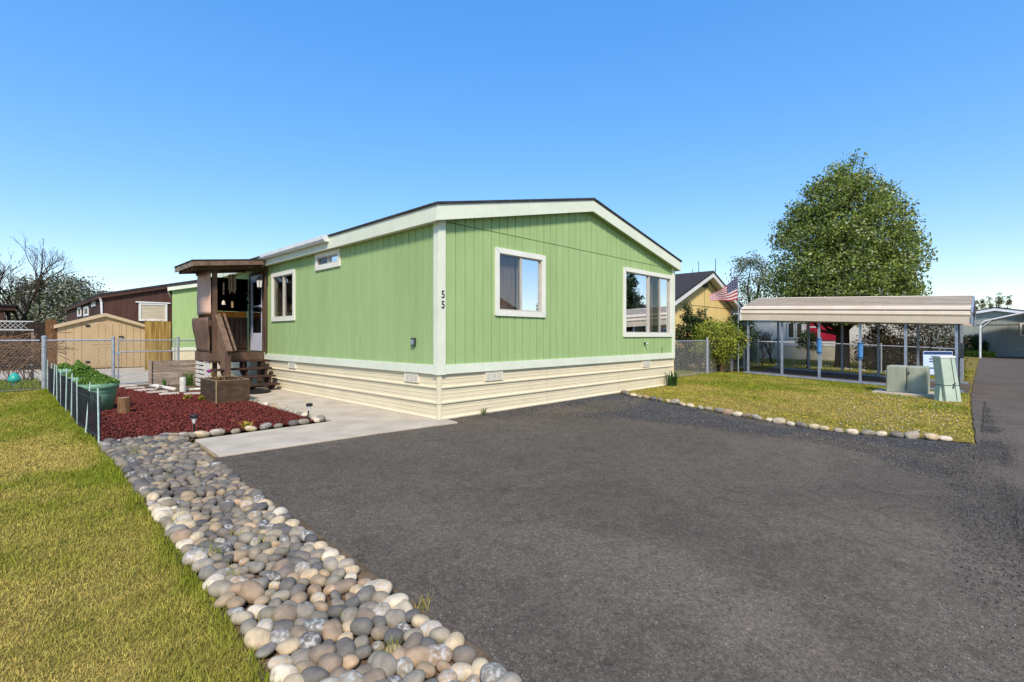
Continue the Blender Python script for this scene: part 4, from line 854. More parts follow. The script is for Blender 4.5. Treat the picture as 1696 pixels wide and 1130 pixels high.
pv = thing('stepping_stones', 'row of flat pale stepping stones across the mulch', 'stepping stones', (-2.4, 8.6, 0), kind='structure')
for x_, y_ in ((-2.56, 9.95), (-2.49, 9.30), (-2.41, 8.55), (-2.30, 7.80), (-2.18, 7.20), (-1.78, 6.85), (-2.6, 10.25)):
    a = random.uniform(-.2, .2); c_, s_ = math.cos(a), math.sin(a); P = [(x_+c_*p-s_*q_, y_+s_*p+c_*q_) for p, q_ in ((-.19, -.13), (.19, -.13), (.19, .13), (-.19, .13))]; MB().prism(P, 'z', .0, .045).build('paver', 'paver', pv, bevel=.006)
def blades(name, label, loc, n, h, w_, spread, col, cat='plant', seed=0):
    t = thing(name, label, cat, loc); r = np.random.default_rng(seed); V = []; F_ = []
    for k in range(n):
        a = r.uniform(0, 2*PI); b = np.array(loc)+np.array([r.normal(0, spread*.25), r.normal(0, spread*.25), 0]); d = np.array([math.cos(a), math.sin(a), 0]); p = np.array([-d[1], d[0], 0]); hh = h*r.uniform(.6, 1.1); out = spread*r.uniform(.3, 1.1)
        q = [b-p*w_/2, b+p*w_/2, b+d*out*.35+p*w_/2+[0, 0, hh*.6], b+d*out*.35-p*w_/2+[0, 0, hh*.6], b+d*out+[0, 0, hh]]; i = len(V); V += q; F_ += [(i, i+1, i+2), (i, i+2, i+3), (i+3, i+2, i+4)]
    np_obj('leaves', V, F_, 'leaf', t, np.repeat(np.array([col])*r.uniform(.6, 1.4, (n, 1)), 5, 0)); return t
blades('iris_clump', 'clump of sword shaped green leaves at the right corner of the skirting', (7.72, -.17, 0), 60, .42, .028, .22, (.07, .15, .04), seed=1)
blades('bulb_leaves', 'small tuft of green bulb leaves before the plank screen', (-1.85, 9.3, .01), 26, .24, .02, .12, (.08, .2, .03), seed=2)
blades('feathery_plant', 'feathery green plant by the plank screen near the porch', (-1.35, 9.2, .01), 120, .42, .010, .26, (.12, .22, .04), seed=3)
tl = blades('purple_flower', 'small plant with one purple flower behind the planter box', (-1.45, 6.9, .01), 10, .40, .012, .08, (.08, .16, .04), seed=4); MB().lathe((-1.45, 6.9, .48), [(.015, 0), (.055, .03), (.05, .07), (.01, .08)], 8).build('bloom', 'red', tl)
MT['purple'] = mat('purple_petal', S(150, 40, 130), S(130, 30, 112), 20, .7); bpy.data.objects[[c.name for c in tl.children if c.name.startswith('bloom')][0]].data.materials[0] = MT['purple']
for k, (x_, y_, lb) in enumerate(((-2.12, 5.9, 'yellow flowering tuft left of the planter box'), (-1.98, 5.4, 'tiny yellow tuft touching the planter box'), (-2.4, 1.42, 'yellow green moss tuft among the edging stones'))): blades('yellow_tuft', lb, (x_, y_, .02), 40, .10, .02, .10, (.42, .34, .05), seed=10+k)
blades('weed', 'little weed growing against the skirting of the gable wall', (.92, -.06, 0), 20, .12, .012, .08, (.14, .2, .04), seed=21)
# ================================================================ CHAIN LINK
def chain(mb, p0, p1, z0, z1, d=.075, r=.0028):
    p0 = Vector((p0[0], p0[1], 0)); p1 = Vector((p1[0], p1[1], 0)); Ln = (p1-p0).length; e = (p1-p0)/Ln; h = z1-z0; slope = 1.25
    k = -h/slope
    while k < Ln:
        for sgn in (1, -1):
            s0, s1 = (k, k+h/slope); za, zb = (z0, z1) if sgn > 0 else (z1, z0)
            f0 = max(0, (0-s0)/(s1-s0)); f1 = min(1, (Ln-s0)/(s1-s0))
            if f1 > f0+.02:
                A = p0+e*(s0+(s1-s0)*f0)+Vector((0, 0, za+(zb-za)*f0)); B = p0+e*(s0+(s1-s0)*f1)+Vector((0, 0, za+(zb-za)*f1)); mb.tube([A, B], r, 3, cap=False)
        k += d
def cfence(name, label, pts, posts, h, group=None, zf_=G, rail=True, d=.075, cap=True):
    t = thing(name, label, 'fence', (pts[0][0], pts[0][1], zf_(pts[0][1])), group); mb = MB()
    for a, b in zip(pts, pts[1:]): chain(mb, a, b, zf_(a[1])+.03, zf_(a[1])+h+.01, d)
    mb.build('wire_mesh', 'galv2', t, kind='stuff', recalc=False)
    if rail: MB().tube([(p[0], p[1], zf_(p[1])+h) for p in pts], .020, 8).build('top_rail', 'galv', t)
    MB().tube([(p[0], p[1], zf_(p[1])+.05) for p in pts], .005, 4).build('tension_wire', 'galv', t)
    for (x_, y_, rr, hh) in posts:
        p = MB().tube([(x_, y_, zf_(y_)-.03), (x_, y_, zf_(y_)+hh)], rr, 10).build('post', 'galv', t); MB().lathe((x_, y_, zf_(y_)+hh+.0005), [(rr*1.12, 0), (rr*1.1, .02), (rr*.5, .04)], 10).build('post_cap', 'galv', p)
    return t
FU = 10.45
cfence('chain_link_fence', 'chain link fence from the corner post to the garden gate', [(-4.12, FU), (-2.80, FU)], [(-4.12, FU, .05, 1.32), (-2.78, FU, .04, 1.30)], 1.24)
cfence('chain_link_fence', 'chain link fence continuing left of the corner post past the teal ornament', [(-9, FU), (-4.2, FU)], [(-6.6, FU, .03, 1.26), (-9, FU, .03, 1.26)], 1.24)
cfence('chain_link_fence', 'short chain link fence between the gate and the porch', [(-1.30, FU), (-.05, FU)], [(-1.32, FU, .035, 1.30), (-.08, FU, .03, 1.26)], 1.22)
def gate(name, label, p0, p1, h, mid):
    t = thing(name, label, 'gate', (p0[0], p0[1], 0)); z = .07
    for p in (p0, p1): MB().tube([(p[0], p[1], z), (p[0], p[1], h)], .019, 8).build('upright', 'galv', t)
    for zz in (z, h-.06)+((mid,) if mid else ()): MB().tube([(p0[0], p0[1], zz), (p1[0], p1[1], zz)], .017, 8).build('bar', 'galv', t)
    mb = MB(); chain(mb, p0, p1, z, h-.06); mb.build('wire_mesh', 'galv2', t, kind='stuff', recalc=False); MB().box(p0[0]-.07, p0[0]+.05, p0[1]-.03, p0[1]+.03, .85, .91).build('hinge', 'galv', t); MB().box(p0[0]-.07, p0[0]+.05, p0[1]-.03, p0[1]+.03, .25, .31).build('hinge', 'galv', t)
gate('garden_gate', 'chain link garden gate with a middle bar in front of the shed', (-2.68, FU), (-1.40, FU), 1.29, .92)
YU = .9
cfence('chain_link_fence', 'chain link fence between the green house and the leafy shrub', [(8.2, YU), (12.6, YU)], [(12.6, YU, .045, 1.24), (8.3, YU, .03, 1.2)], 1.18, d=.09)
cfence('chain_link_fence', 'chain link fence behind the leafy shrub with bare trunk', [(12.68, YU), (14.85, YU)], [(14.88, YU, .045, 1.2)], 1.12, d=.09)
gate('side_gate', 'narrow chain link gate left of the carport', (14.98, YU), (16.2, YU), 1.2, .55)
cfence('chain_link_fence', 'chain link fence running behind the carport', [(16.3, YU), (18.3, YU+.1), (19.2, -1.2), (19.6, -3.2), (19.8, -5.6)], [(16.28, YU, .045, 1.24), (18.3, YU+.1, .03, 1.15), (19.2, -1.2, .03, 1.15), (19.6, -3.2, .03, 1.15), (19.8, -5.6, .03, 1.15)], 1.1, d=.09)
# ================================================================ LEFT BACKGROUND
def loc_u(px, U): p = on_y(px, HOR, U); return p[0]
# resin shed
sh = thing('garden_shed', 'tan resin garden shed with gabled front and single door', 'shed', (-1.85, 21.2, 0)); SX0, SX1, SY0, SY1 = -3.30, -.42, 20.0, 22.5; SP = -1.85
sz = lambda x_: 1.70+.46*(1-abs(x_-SP)/1.44)
MB().prism([(SX0+.02, 0), (SX1-.02, 0), (SX1-.02, sz(SX1)), (SP, sz(SP)), (SX0+.02, sz(SX0))], 'y', SY0+.02, SY1).build('body', 'shed', sh)
x_ = SX0
while x_ < SX1-.05:
    b = min(x_+.24, SX1)
    if not (x_+.12 > -2.45 and x_+.12 < -1.30): P = [(x_+.006, .02), (b-.012, .02), (b-.012, sz(b-.012)-.02), (x_+.006, sz(x_+.006)-.02)]; MB().prism(P, 'y', SY0, SY0+.022).build('panel', 'shed', sh)
    x_ += .24
for k in range(10): MB().box(SX0, SX0+.018, SY0+.03+k*.245, SY0+.265+k*.245, .02, 1.68).build('panel', 'shed', sh)
dr = MB().box(-2.44, -1.32, SY0-.012, SY0+.02, .04, 1.92).build('door', 'shed', sh)
for z0_, z1_ in ((.08, .92), (1.0, 1.84)):
    for k in range(4): MB().box(-2.28+k*.225, -2.07+k*.225, SY0-.024, SY0-.012, z0_, z1_).build('door_panel', 'shed', dr)
for z in (.25, 1.72): MB().box(-2.47, -2.34, SY0-.045, SY0-.013, z, z+.08).build('hinge', 'iron', dr)
MB().box(-1.42, -1.25, SY0-.06, SY0-.013, 1.30, 1.34).build('latch', 'iron', dr); MB().box(-1.36, -1.30, SY0-.05, SY0-.013, 1.2, 1.27).build('lock', 'galv', dr)
for s in (-1, 1):
    e = SP+s*1.56; P = [(e, sz(SP+s*1.44)-.06), (SP, sz(SP)+.0), (SP, sz(SP)+.13), (e, sz(SP+s*1.44)+.07)]; MB().prism(P, 'y', SY0-.12, SY1+.1).build('roof', 'shedtrim', sh)
MB().box(SX0-.05, SX1+.05, SY0-.3, SY0-.13, .01, .03).build('sill_mat', 'dark', sh)
# neighbouring houses
def nhouse(name, label, x0, x1, y0, y1, zw, zr, wallm, trimm, ov=.2, skirt=None, peak=None, fz=.2, roofm='shingle', zbase=0):
    t = thing(name, label, 'house', ((x0+x1)/2, (y0+y1)/2, zbase)); pk = peak or (x0+x1)/2
    MB().prism([(x0, (.75 if skirt else 0)+zbase), (x1, (.75 if skirt else 0)+zbase), (x1, zw), (pk, zr), (x0, zw)], 'y', y0, y1).build('walls', wallm, t)
    if skirt: MB().box(x0+.02, x1-.02, y0+.02, y1-.02, zbase-.02, zbase+.749).build('skirting', skirt, t)
    if skirt: MB().box(x0-.02, x1+.02, y0-.02, y1+.02, zbase+.75, zbase+.88).build('trim_band', trimm, t)
    for s in (0, 1):
        xe = x0-ov if s == 0 else x1+ov; xw = x0 if s == 0 else x1; sl_ = (zr-zw)/abs(pk-xw); ze = zw-sl_*ov
        MB().prism([(xe, ze-.02), (pk, zr-.02), (pk, zr+fz-.02), (xe, ze+fz-.02)], 'y', y0-ov, y0-ov+.04).build('rake_fascia', trimm, t)
        rf_ = MB().prism([(xe, ze+fz-.06), (pk, zr+fz-.06), (pk, zr+fz+.03), (xe, ze+fz+.03)], 'y', y0-ov-.02, y1+ov).build('roof', roofm, t)
        MB().prism([(xe, ze+.06), (pk, zr+.06), (pk, zr+.08), (xe, ze+.08)], 'y', y0-ov+.041, y0-.001).build('soffit', trimm, t)
        MB().box(min(xe, xe+(.04 if s == 0 else -.04)), max(xe, xe+(.04 if s == 0 else -.04)), y0-ov+.045, y1+ov-.03, ze-.02, ze+fz-.065).build('eave_fascia', trimm, t)
    return t
def fwin(t, mapf, r0, r1, z0, z1, fm='white', gm_='dimglass', div=None, fw=.06):
    bx = lambda m, a, b, c, d, e, f: m.hexa([(a, c, e), (b, c, e), (b, d, e), (a, d, e), (a, c, f), (b, c, f), (b, d, f), (a, d, f)])
    q = MB(mapf); bx(q, r0, r1, z0, z0+fw, .001, .05); bx(q, r0, r1, z1-fw, z1, .001, .05); bx(q, r0, r0+fw, z0+fw, z1-fw, .001, .05); bx(q, r1-fw, r1, z0+fw, z1-fw, .001, .05)
    for d_ in div or []: bx(q, d_-fw*.4, d_+fw*.4, z0+fw, z1-fw, .001, .045)
    w_ = q.build('window', fm, t); q = MB(mapf); bx(q, r0+fw, r1-fw, z0+fw, z1-fw, .006, .02); q.build('pane', gm_, w_)
MT['darkglass'] = mat('dark_window', S(46, 52, 58), S(36, 40, 46), 2, .08, .6); MT['blindpane'] = mat('window_blind', S(196, 184, 160), S(180, 168, 146), 3, .6, .3, stretch=(1, 1, 4))
gh = nhouse('green_house', 'second light green house wall rising behind the porch', -.05, 8.0, 17.4, 22.0, 3.2, 4.05, 'green', 'mint', .15, 'cream')
_t = -math.radians(12.5); gh.rotation_euler.z = _t; _c = Vector((-4.025, -2.3, 0)); gh.location = Vector((-.05, 17.4, 0))-(Matrix.Rotation(_t, 3, 'Z') @ _c)   # this house stands a little askew to the row
bh = nhouse('brown_house', 'dark brown house with long roof behind the tan shed', -1.6, 6.2, 22.9, 41, 3.1, 4.05, 'brownhouse', 'brownhouse', .15, fz=.18)
fwin(bh, lambda r, z, n: (r, 22.9-n, z), -.28, .86, 2.06, 2.93, gm_='blindpane', fw=.09)
MB().beam((-.4, 22.86, 2.96), (.98, 22.86, 2.96), .08, .06).build('window_header', 'white', bh)
MB().tube([(-1.72, 22.78, 3.1), (-1.66, 22.86, 2.9), (-1.63, 22.86, 2.0), (-1.63, 22.86, .1)], .045, 8).build('downspout', 'white', bh)
lb = lambda r, z, n: (-1.6-n, r, z)
for pxa, pxb, pya, pyb in ((129.5, 135, 510, 524), (140, 147, 509, 523), (153, 159, 500, 507)):
    a, b = on_x(pxa, pya, -1.6), on_x(pxb, pyb, -1.6); fwin(bh, lb, b[1], a[1], b[2], a[2], gm_='darkglass', fw=.12)
# fences and screens behind
rd = thing('reed_fence', 'golden reed screen between the shed and the second green house', 'reed screen', (-.5, 17.3, 0)); mb = MB(); x_ = -.95
while x_ < -.12: h_ = 1.93+random.uniform(-.05, .05); mb.tube([(x_, 17.32+random.uniform(-.012, .012), 0), (x_+random.uniform(-.008, .008), 17.32, h_)], random.uniform(.006, .011), 5); x_ += .0135
mb.build('reeds', 'reed', rd, kind='stuff')
for z in (.35, 1.0, 1.65): MB().box(-.95, -.12, 17.335, 17.345, z, z+.012).build('binding', 'brown2', rd)
cf = thing('cedar_fence', 'two cedar boards standing left of the tan shed', 'fence', (-3.5, 20.3, 0))
for k in range(2): MB().box(-3.64+k*.17, -3.48+k*.17, 20.3, 20.32, 0, 2.0).build('board', 'cedar', cf)
cf = thing('dark_fence', 'dark weathered board fence behind the dried vines', 'fence', (-4.5, 21, 0))
for k in range(14): MB().box(-5.9+k*.165, -5.745+k*.165, 21.0, 21.02, 0, 1.92+random.uniform(-.05, .06)).build('board', 'darkwood', cf)
ls = thing('lattice_screen', 'white lattice strips on posts behind the dried vines', 'lattice', (-5, 13.6, 0))
for z0_, z1_ in ((1.53, 1.76), (.52, .74)):
    mb = MB(); x_ = -6.4
    while x_ < -4.42:
        mb.beam((x_, 13.6, z0_), (x_+.2, 13.6, z1_), .008, .035, up=(0, 1, 0)); mb.beam((x_+.2, 13.612, z0_), (x_, 13.612, z1_), .008, .035, up=(0, 1, 0)); x_ += .105
    mb.build('lattice_strip', 'lattice', ls)
    for z in (z0_-.02, z1_-.005): MB().box(-6.45, -4.2, 13.59, 13.62, z, z+.025).build('frame_rail', 'lattice', ls)
for x_ in (-6.4, -5.6): MB().box(x_-.04, x_+.04, 13.63, 13.70, 0, 1.8).build('post', 'greywood', ls)
MB().box(-4.25, -4.19, 13.63, 13.70, 0, 1.55).build('post', 'greywood', ls)
mb = MB(); r = random.Random(8)
for k in range(420):
    p = Vector((r.uniform(-6.3, -4.15), r.uniform(12.2, 13.4), r.uniform(.5, 1.2))); d = Vector((r.uniform(-.9, .9), r.uniform(-.2, .2), r.uniform(-.35, .35))); c_ = Vector((0, 0, r.uniform(-.15, .25)))
    mb.tube([p, p+d*.5+c_, p+d+Vector((0, 0, r.uniform(-.3, .2)))], r.uniform(.005, .013), 4, cap=False)
for k in range(14):
    x_ = r.uniform(-6.2, -4.2); mb.tube([(x_, 12.8, 0), (x_+r.uniform(-.2, .2), 12.8, .5), (x_+r.uniform(-.5, .4), 12.9, 1.1+r.uniform(0, .3))], .014, 5)
tag(mb.build('dry_vines', 'brushwood', kind='stuff', recalc=False), 'tangle of dried brown vines behind the chain link fence', 'vines')
tn = thing('teal_ornament', 'teal plastic garden ornament on the grass behind the fence', 'ornament', (-4.62, 11.6, 0)); MB().lathe((-4.62, 11.6, 0), [(.07, 0), (.075, .10), (.03, .14)], 14).build('base', 'teal', tn, smooth=True); MB().lathe((-4.62, 11.6, .141), [(.03, 0), (.12, .05), (.13, .11), (.09, .20), (.03, .26), (.005, .27)], 16).build('body', 'teal', tn, smooth=True); MB().box(-4.68, -4.56, 11.46, 11.5, .02, .12).build('foot', 'blue', tn)
x, y = scatter([(-6, 10.6), (-4.15, 10.6), (-4.15, 13.4), (-6, 13.4)], 5000)
grass('grass_blades', x, y, np.full(len(x), .16), .012, .95, 'taller grass behind the chain link around the teal ornament')
po = thing('patio_cover', 'dark brown patio roof on a post at the left edge', 'patio cover', (-6.3, 25.5, 0)); MB().box(-8.6, -4.4, 24, 27, 2.45, 2.64).build('roof', 'brownhouse', po); MB().box(-8.7, -4.3, 23.9, 27.1, 2.641, 2.69).build('roof_covering', 'shingle', po)
for x_, y_ in ((-4.85, 24.2), (-4.85, 26.8), (-8.3, 24.2), (-8.3, 26.8)): MB().box(x_-.1, x_+.1, y_-.1, y_+.1, 0, 2.45).build('post', 'brownhouse', po)
p = at_depth(47, 22); branchy('bare_tree', 'leafless dark tree standing at the left behind the vines', (p[0], p[1], 0), 7.3, 11, .12, .66, levels=6, buds=1, up=.6, first=.22)
WH = [(3, (.42, .42, .36)), (2, (.30, .31, .2)), (3, (.10, .12, .05)), (2, (.05, .055, .03))]
p = at_depth(108, 50); tree('blossom_tree', 'wide white blossoming tree behind the dark brown house', 'tree', (p[0], p[1], 0), 7.2, .8, lambda q: 5.3*math.sqrt(max(0, 1-(q*1.0)**2.2))+.2, 420, 60, .26, .55, WH, .25, 31, 14)
# ================================================================ RIGHT SIDE: carport
cp = thing('carport', 'long tan metal roofed carport on steel posts beside the road', 'carport', (15.65, -2.9, G(-2.9))); TIL = .040
cz = lambda u: min(0, TIL*u)
CA0, CA1, CM = 13.9, 17.4, 15.65
def cprof(t, s):      # half of the roof section, t 0 eave .. 1 ridge
    pass
eave = [(CA0-.16, 1.92), (CA0-.165, 2.12), (CA0-.13, 2.24), (CA0-.04, 2.32), (CA0+.10, 2.38)]
prof = eave+[(CM, 2.79)]; prof += [(2*CM-a, z) for a, z in prof[-2::-1]]
MARK = set()  # profile segments, one side per rib, coloured with the painted shade
def ribs(prof, step=.21):
    out = []; acc = 0
    for (a, z), (b, y_) in zip(prof, prof[1:]):
        L_ = math.hypot(b-a, y_-z); nx, nz = -(y_-z)/L_, (b-a)/L_; s = 0; out.append((a, z))
        while acc+(L_-s) > step:
            s += step-acc; acc = 0
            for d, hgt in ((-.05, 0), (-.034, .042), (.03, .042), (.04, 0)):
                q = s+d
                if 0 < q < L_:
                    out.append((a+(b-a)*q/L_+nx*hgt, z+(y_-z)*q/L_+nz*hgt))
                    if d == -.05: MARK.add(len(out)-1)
        acc += L_-s
    out.append(prof[-1]); return out
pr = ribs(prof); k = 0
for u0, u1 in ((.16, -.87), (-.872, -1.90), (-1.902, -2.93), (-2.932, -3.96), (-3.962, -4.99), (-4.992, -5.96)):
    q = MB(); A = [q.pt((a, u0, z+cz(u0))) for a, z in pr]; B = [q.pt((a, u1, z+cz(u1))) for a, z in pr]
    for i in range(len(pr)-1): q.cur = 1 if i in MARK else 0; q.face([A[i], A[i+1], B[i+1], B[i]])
    o = q.build('roof_sheet', ['tanroof', 'tanshade'], cp, recalc=False); o.modifiers.new('thick', 'SOLIDIFY').thickness = .012
for u in (.165, -5.965):
    q = MB(); q.tube([(a, u, z+cz(u)-.01) for a, z in prof], .035, 6); q.build('end_trim', 'white' if u > 0 else 'steelblue', cp)
for u in (-.05, -1.16, -2.28, -3.40, -4.52, -5.65):
    for a in (CA0, CA1):
        MB().box(a-.032, a+.032, u-.032, u+.032, G(u)+.075, 2.30+cz(u)).build('post', 'steelblue', cp)
    MB().beam((CA0+.02, u, 2.28+cz(u)), (CM, u, 2.70+cz(u)), .05, .05).build('rafter', 'steelblue', cp); MB().beam((CA1-.02, u, 2.28+cz(u)), (CM, u, 2.70+cz(u)), .05, .05).build('rafter', 'steelblue', cp)
    MB().beam((CA0+.04, u, 2.0+cz(u)), (CA0+.5, u, 2.42+cz(u)), .03, .03).build('brace', 'steelblue', cp)
for a in (CA0, CA1): MB().beam((a, .1, G(0)+.04), (a, -5.8, G(-5.8)+.04), .08, .06).build('base_rail', 'steelblue', cp)
for u, z0_, z1_ in ((-2.28, .95, 1.50), (-3.40, .86, 1.42)):
    t = thing('post_pad', 'light blue foam pad strapped to the %s carport post' % ('third front' if u > -3 else 'fourth front'), 'post pad', (CA0, u, z0_+cz(u)), 'blue pads on the carport posts')
    MB().lathe((CA0, u, z0_+cz(u)-.1), [(.058, 0), (.068, .001), (.072, .02), (.072, .50), (.068, .52), (.058, .521)], 14).build('foam', 'blue', t, smooth=False)
    for z in (.03, .47): MB().lathe((CA0, u, z0_+cz(u)-.1+z), [(.073, 0), (.077, .002), (.077, .025), (.073, .027)], 14).build('strap', 'iron', t)
mtb = thing('meter_box', 'dark grey utility box on the end post of the carport', 'utility box', (CA0+.1, -5.75, .7)); MB().box(CA0+.045, CA0+.17, -5.80, -5.62, .72, 1.15).build('box', 'meter', mtb, bevel=.01); MB().tube([(CA0+.1, -5.7, .72), (CA0+.1, -5.7, G(-5.7))], .02, 8).build('conduit', 'meter', mtb); MB().tube([(CA0+.1, -5.7, 1.15), (CA0+.1, -5.7, 1.75)], .02, 8).build('conduit', 'meter', mtb)
# flag
fp = thing('flag', 'United States flag on a thin pole at the left end of the carport', 'flag', (13.74, .24, 0)); MB().tube([(13.74, .24, 0), (13.74, .24, 2.3), (13.735, .25, 3.52)], [.02, .014, .010], 8).build('pole', 'galv', fp)
for z in (1.2, 1.75): MB().box(13.70, 13.88, .02, .27, z, z+.05).build('bracket', 'meter', fp)
m = bpy.data.materials.new('flag_cloth'); m.use_nodes = True; n_ = m.node_tree.nodes; l_ = m.node_tree.links; at_ = n_.new('ShaderNodeAttribute'); at_.attribute_name = 'col'; l_.new(at_.outputs['Color'], n_['Principled BSDF'].inputs['Base Color']); n_['Principled BSDF'].inputs['Roughness'].default_value = .85; MT['flagcloth'] = m
NX, NY = 48, 39; FWid, FH = 1.35, .84; V = []; Fq = []; Cq = []
dirx = Vector((-RT[0]*.95, -RT[1]*.95, 0)).normalized(); perp = Vector((FW[0], FW[1], 0))
def fpos(s, t):
    droop = .84*s**.92; wv = .07*math.sin(s*9+t*2.2)*s**.6
    return Vector((13.735, .25, 3.50))+dirx*(s*FWid*.76)+perp*wv+Vector((0, 0, -t*FH*(1-.80*s)-droop*FH+.02*math.sin(s*9+t*2)))
for i in range(NX):
    for j in range(NY):
        b = len(V); V += [fpos((i+a)/NX, (j+c)/NY) for a, c in ((0, 0), (1, 0), (1, 1), (0, 1))]; Fq.append((b, b+1, b+2, b+3))
        s, t = (i+.5)/NX, (j+.5)/NY; st = int(t*13)
        if s < .4 and st < 7: c = (.62, .62, .66) if (i%3 == 1 and j%4 == 2) else (.022, .025, .075)
        else: c = (.30, .012, .03) if st%2 == 0 else (.52, .47, .45)
        Cq += [c]*4
np_obj('cloth', np.array([tuple(v) for v in V]), np.array(Fq), 'flagcloth', fp, np.array(Cq), smooth=True)
# utility boxes
tb = thing('transformer_box', 'pale green utility transformer box on a concrete pad', 'transformer', (11.9, -4.76, G(-4.76)))
g0 = G(-4.76); MB().box(11.35, 12.45, -5.42, -4.05, g0-.05, g0+.07).build('concrete_pad', 'concrete', tb, bevel=.01)
MB().box(11.62, 12.25, -4.748, -4.33, g0+.071, g0+.76).build('cabinet', 'box', tb, bevel=.03); MB().box(11.62, 12.25, -5.19, -4.756, g0+.071, g0+.757).build('cabinet', 'box', tb, bevel=.03)
MB().box(11.612, 11.619, -5.15, -4.80, g0+.16, g0+.68).build('door', 'box', tb); MB().box(11.60, 11.62, -4.82, -4.79, g0+.55, g0+.62).build('lock', 'meter', tb); MB().box(11.614, 11.62, -5.18, -4.34, g0+.078, g0+.12).build('base_flange', 'box', tb)
gz = G(-5.6); pd = thing('utility_pedestal', 'leaning pale green utility pedestal on the lawn corner', 'pedestal', (11.23, -5.62, gz))
q = MB(lambda x_, y_, z_: (11.23+x_*.695+y_*.719-(z_*.14)*.695, -5.62-x_*.719+y_*.695+(z_*.14)*.719, gz+z_))
q.hexa([(-.19, -.13, -.05), (.19, -.13, -.05), (.19, .13, -.05), (-.19, .13, -.05), (-.175, -.12, 1.06), (.175, -.12, 1.06), (.175, .12, 1.06), (-.175, .12, 1.06)]); mp_ = q.map; q.build('housing', 'box2', pd, bevel=.015)
q = MB(mp_); q.hexa([(-.19, -.14, 1.061), (.19, -.14, 1.061), (.19, .14, 1.061), (-.19, .14, 1.061), (-.185, -.13, 1.11), (.185, -.13, 1.11), (.185, .13, 1.11), (-.185, .13, 1.11)]); q.build('cap', 'white', pd, bevel=.012)
q = MB(mp_); q.hexa([(.07, -.137, .02), (.08, -.137, .02), (.08, -.128, .02), (.07, -.128, .02), (.068, -.128, 1.05), (.078, -.128, 1.05), (.078, -.118, 1.05), (.068, -.118, 1.05)]); q.build('door_seam', 'meter', pd)
q = MB(mp_); q.box(-.192, .192, -.136, .136, .395, .405); q.build('belt_seam', 'meter', pd)
for dx, dz in ((.04, .42), (.08, .45), (.03, .37), (.02, .34)): q = MB(mp_); q.box(dx-.012, dx+.012, -.15, -.13, dz-.012, dz+.012); q.build('bolt', 'meter', pd)
q = MB(mp_); q.hexa([(-.30, -.05, .0), (-.19, -.05, .0), (-.19, .1, .0), (-.30, .1, .0), (-.22, -.05, .36), (-.19, -.05, .36), (-.19, .1, .36), (-.22, .1, .36)]); q.build('side_flare', 'box2', pd)
# sign at the carport end
sg = thing('notice_sign', 'pale blue notice board with dark header behind the leaning pedestal', 'sign', (12.95, -5.3, G(-5.3)))
q = MB(lambda x_, y_, z_: (12.95+x_*.5+y_*.866, -5.3-x_*.866+y_*.5, G(-5.3)+z_)); ms = q.map
q.box(-.34, .34, -.012, .012, .52, 1.16); q.build('board', 'sign', sg)
q = MB(ms); q.box(-.33, .33, -.016, -.0125, 1.07, 1.145); q.build('header', 'signblue', sg)
for x0_, x1_, z in ((-.2, .22, .93), (-.2, .2, .86), (-.2, .16, .68)): q = MB(ms); q.box(x0_, x1_, -.015, -.0125, z, z+.035); q.build('print_line', 'signblue', sg)
for a in (-.3, .3): q = MB(ms); q.box(a-.015, a+.015, .013, .04, -.03, 1.17); q.build('leg', 'meter', sg)
# ================================================================ yellow house and what stands round it
yh = nhouse('yellow_house', 'yellow house with white fascia and dark shingle roof', 14.45, 21.45, 3.25, 16, 2.72, 4.08, 'yellow', 'white', .42, fz=.24)
MB().box(14.39, 14.57, 3.23, 3.32, 0, 2.75).build('corner_board', 'white', yh); MB().box(21.31, 21.49, 3.23, 3.32, 0, 2.75).build('corner_board', 'white', yh)
MB().box(14.58, 21.30, 3.244, 3.249, 2.705, 2.725).build('seam', 'dark', yh); MB().box(17.94, 17.96, 3.244, 3.249, 2.73, 4.0).build('seam', 'dark', yh)
k = 0; x_ = 14.6
while x_ < 21.25: MB().box(x_, x_+.012, 3.242, 3.249, .3, 2.70).build('groove', 'yellow', yh); x_ += .2
MB().box(17.7, 18.2, 3.16, 3.24, 3.62, 3.80).build('gable_lamp', 'meter', yh)
DG = [(3, (.045, .075, .024)), (3, (.07, .11, .034)), (1, (.025, .04, .016))]
BG = [(3, (.38, .42, .05)), (3, (.26, .32, .05)), (1.5, (.55, .53, .10)), (.6, (.10, .13, .03))]
p = at_depth(1138, 19.3); tree('arborvitae', 'left of two dark green rounded evergreens before the yellow wall', 'shrub', (p[0], p[1], 0), 2.62, .1, lambda q: .55*math.sin(PI*min(1, .15+.85*q))**.6*(1.05-.35*q), 90, 90, .07, .10, DG, .06, 41, 4, 'dark evergreens before the yellow house', ('stem', 'foliage'))
p = at_depth(1160, 19.5); tree('arborvitae', 'right of two dark green rounded evergreens before the yellow wall', 'shrub', (p[0], p[1], 0), 2.5, .1, lambda q: .58*math.sin(PI*min(1, .15+.85*q))**.6*(1.05-.35*q), 90, 90, .07, .10, DG, .06, 42, 4, 'dark evergreens before the yellow house', ('stem', 'foliage'))
p = at_depth(1190, 18.3); tree('leafy_shrub', 'bright yellow green shrub on a bare stem at the chain link fence', 'shrub', (p[0], p[1], 0), 1.85, .5, lambda q: .9*math.sin(PI*(.1+.85*q))**.55, 130, 70, .075, .13, BG, .09, 43, 8, None, ('stem', 'foliage'), low=.5)
p = at_depth(1194, 18.2); blades('dry_grass_clump', 'dry straw clump at the foot of the leafy shrub', (p[0], p[1], 0), 90, .45, .02, .18, (.28, .2, .11), seed=33)
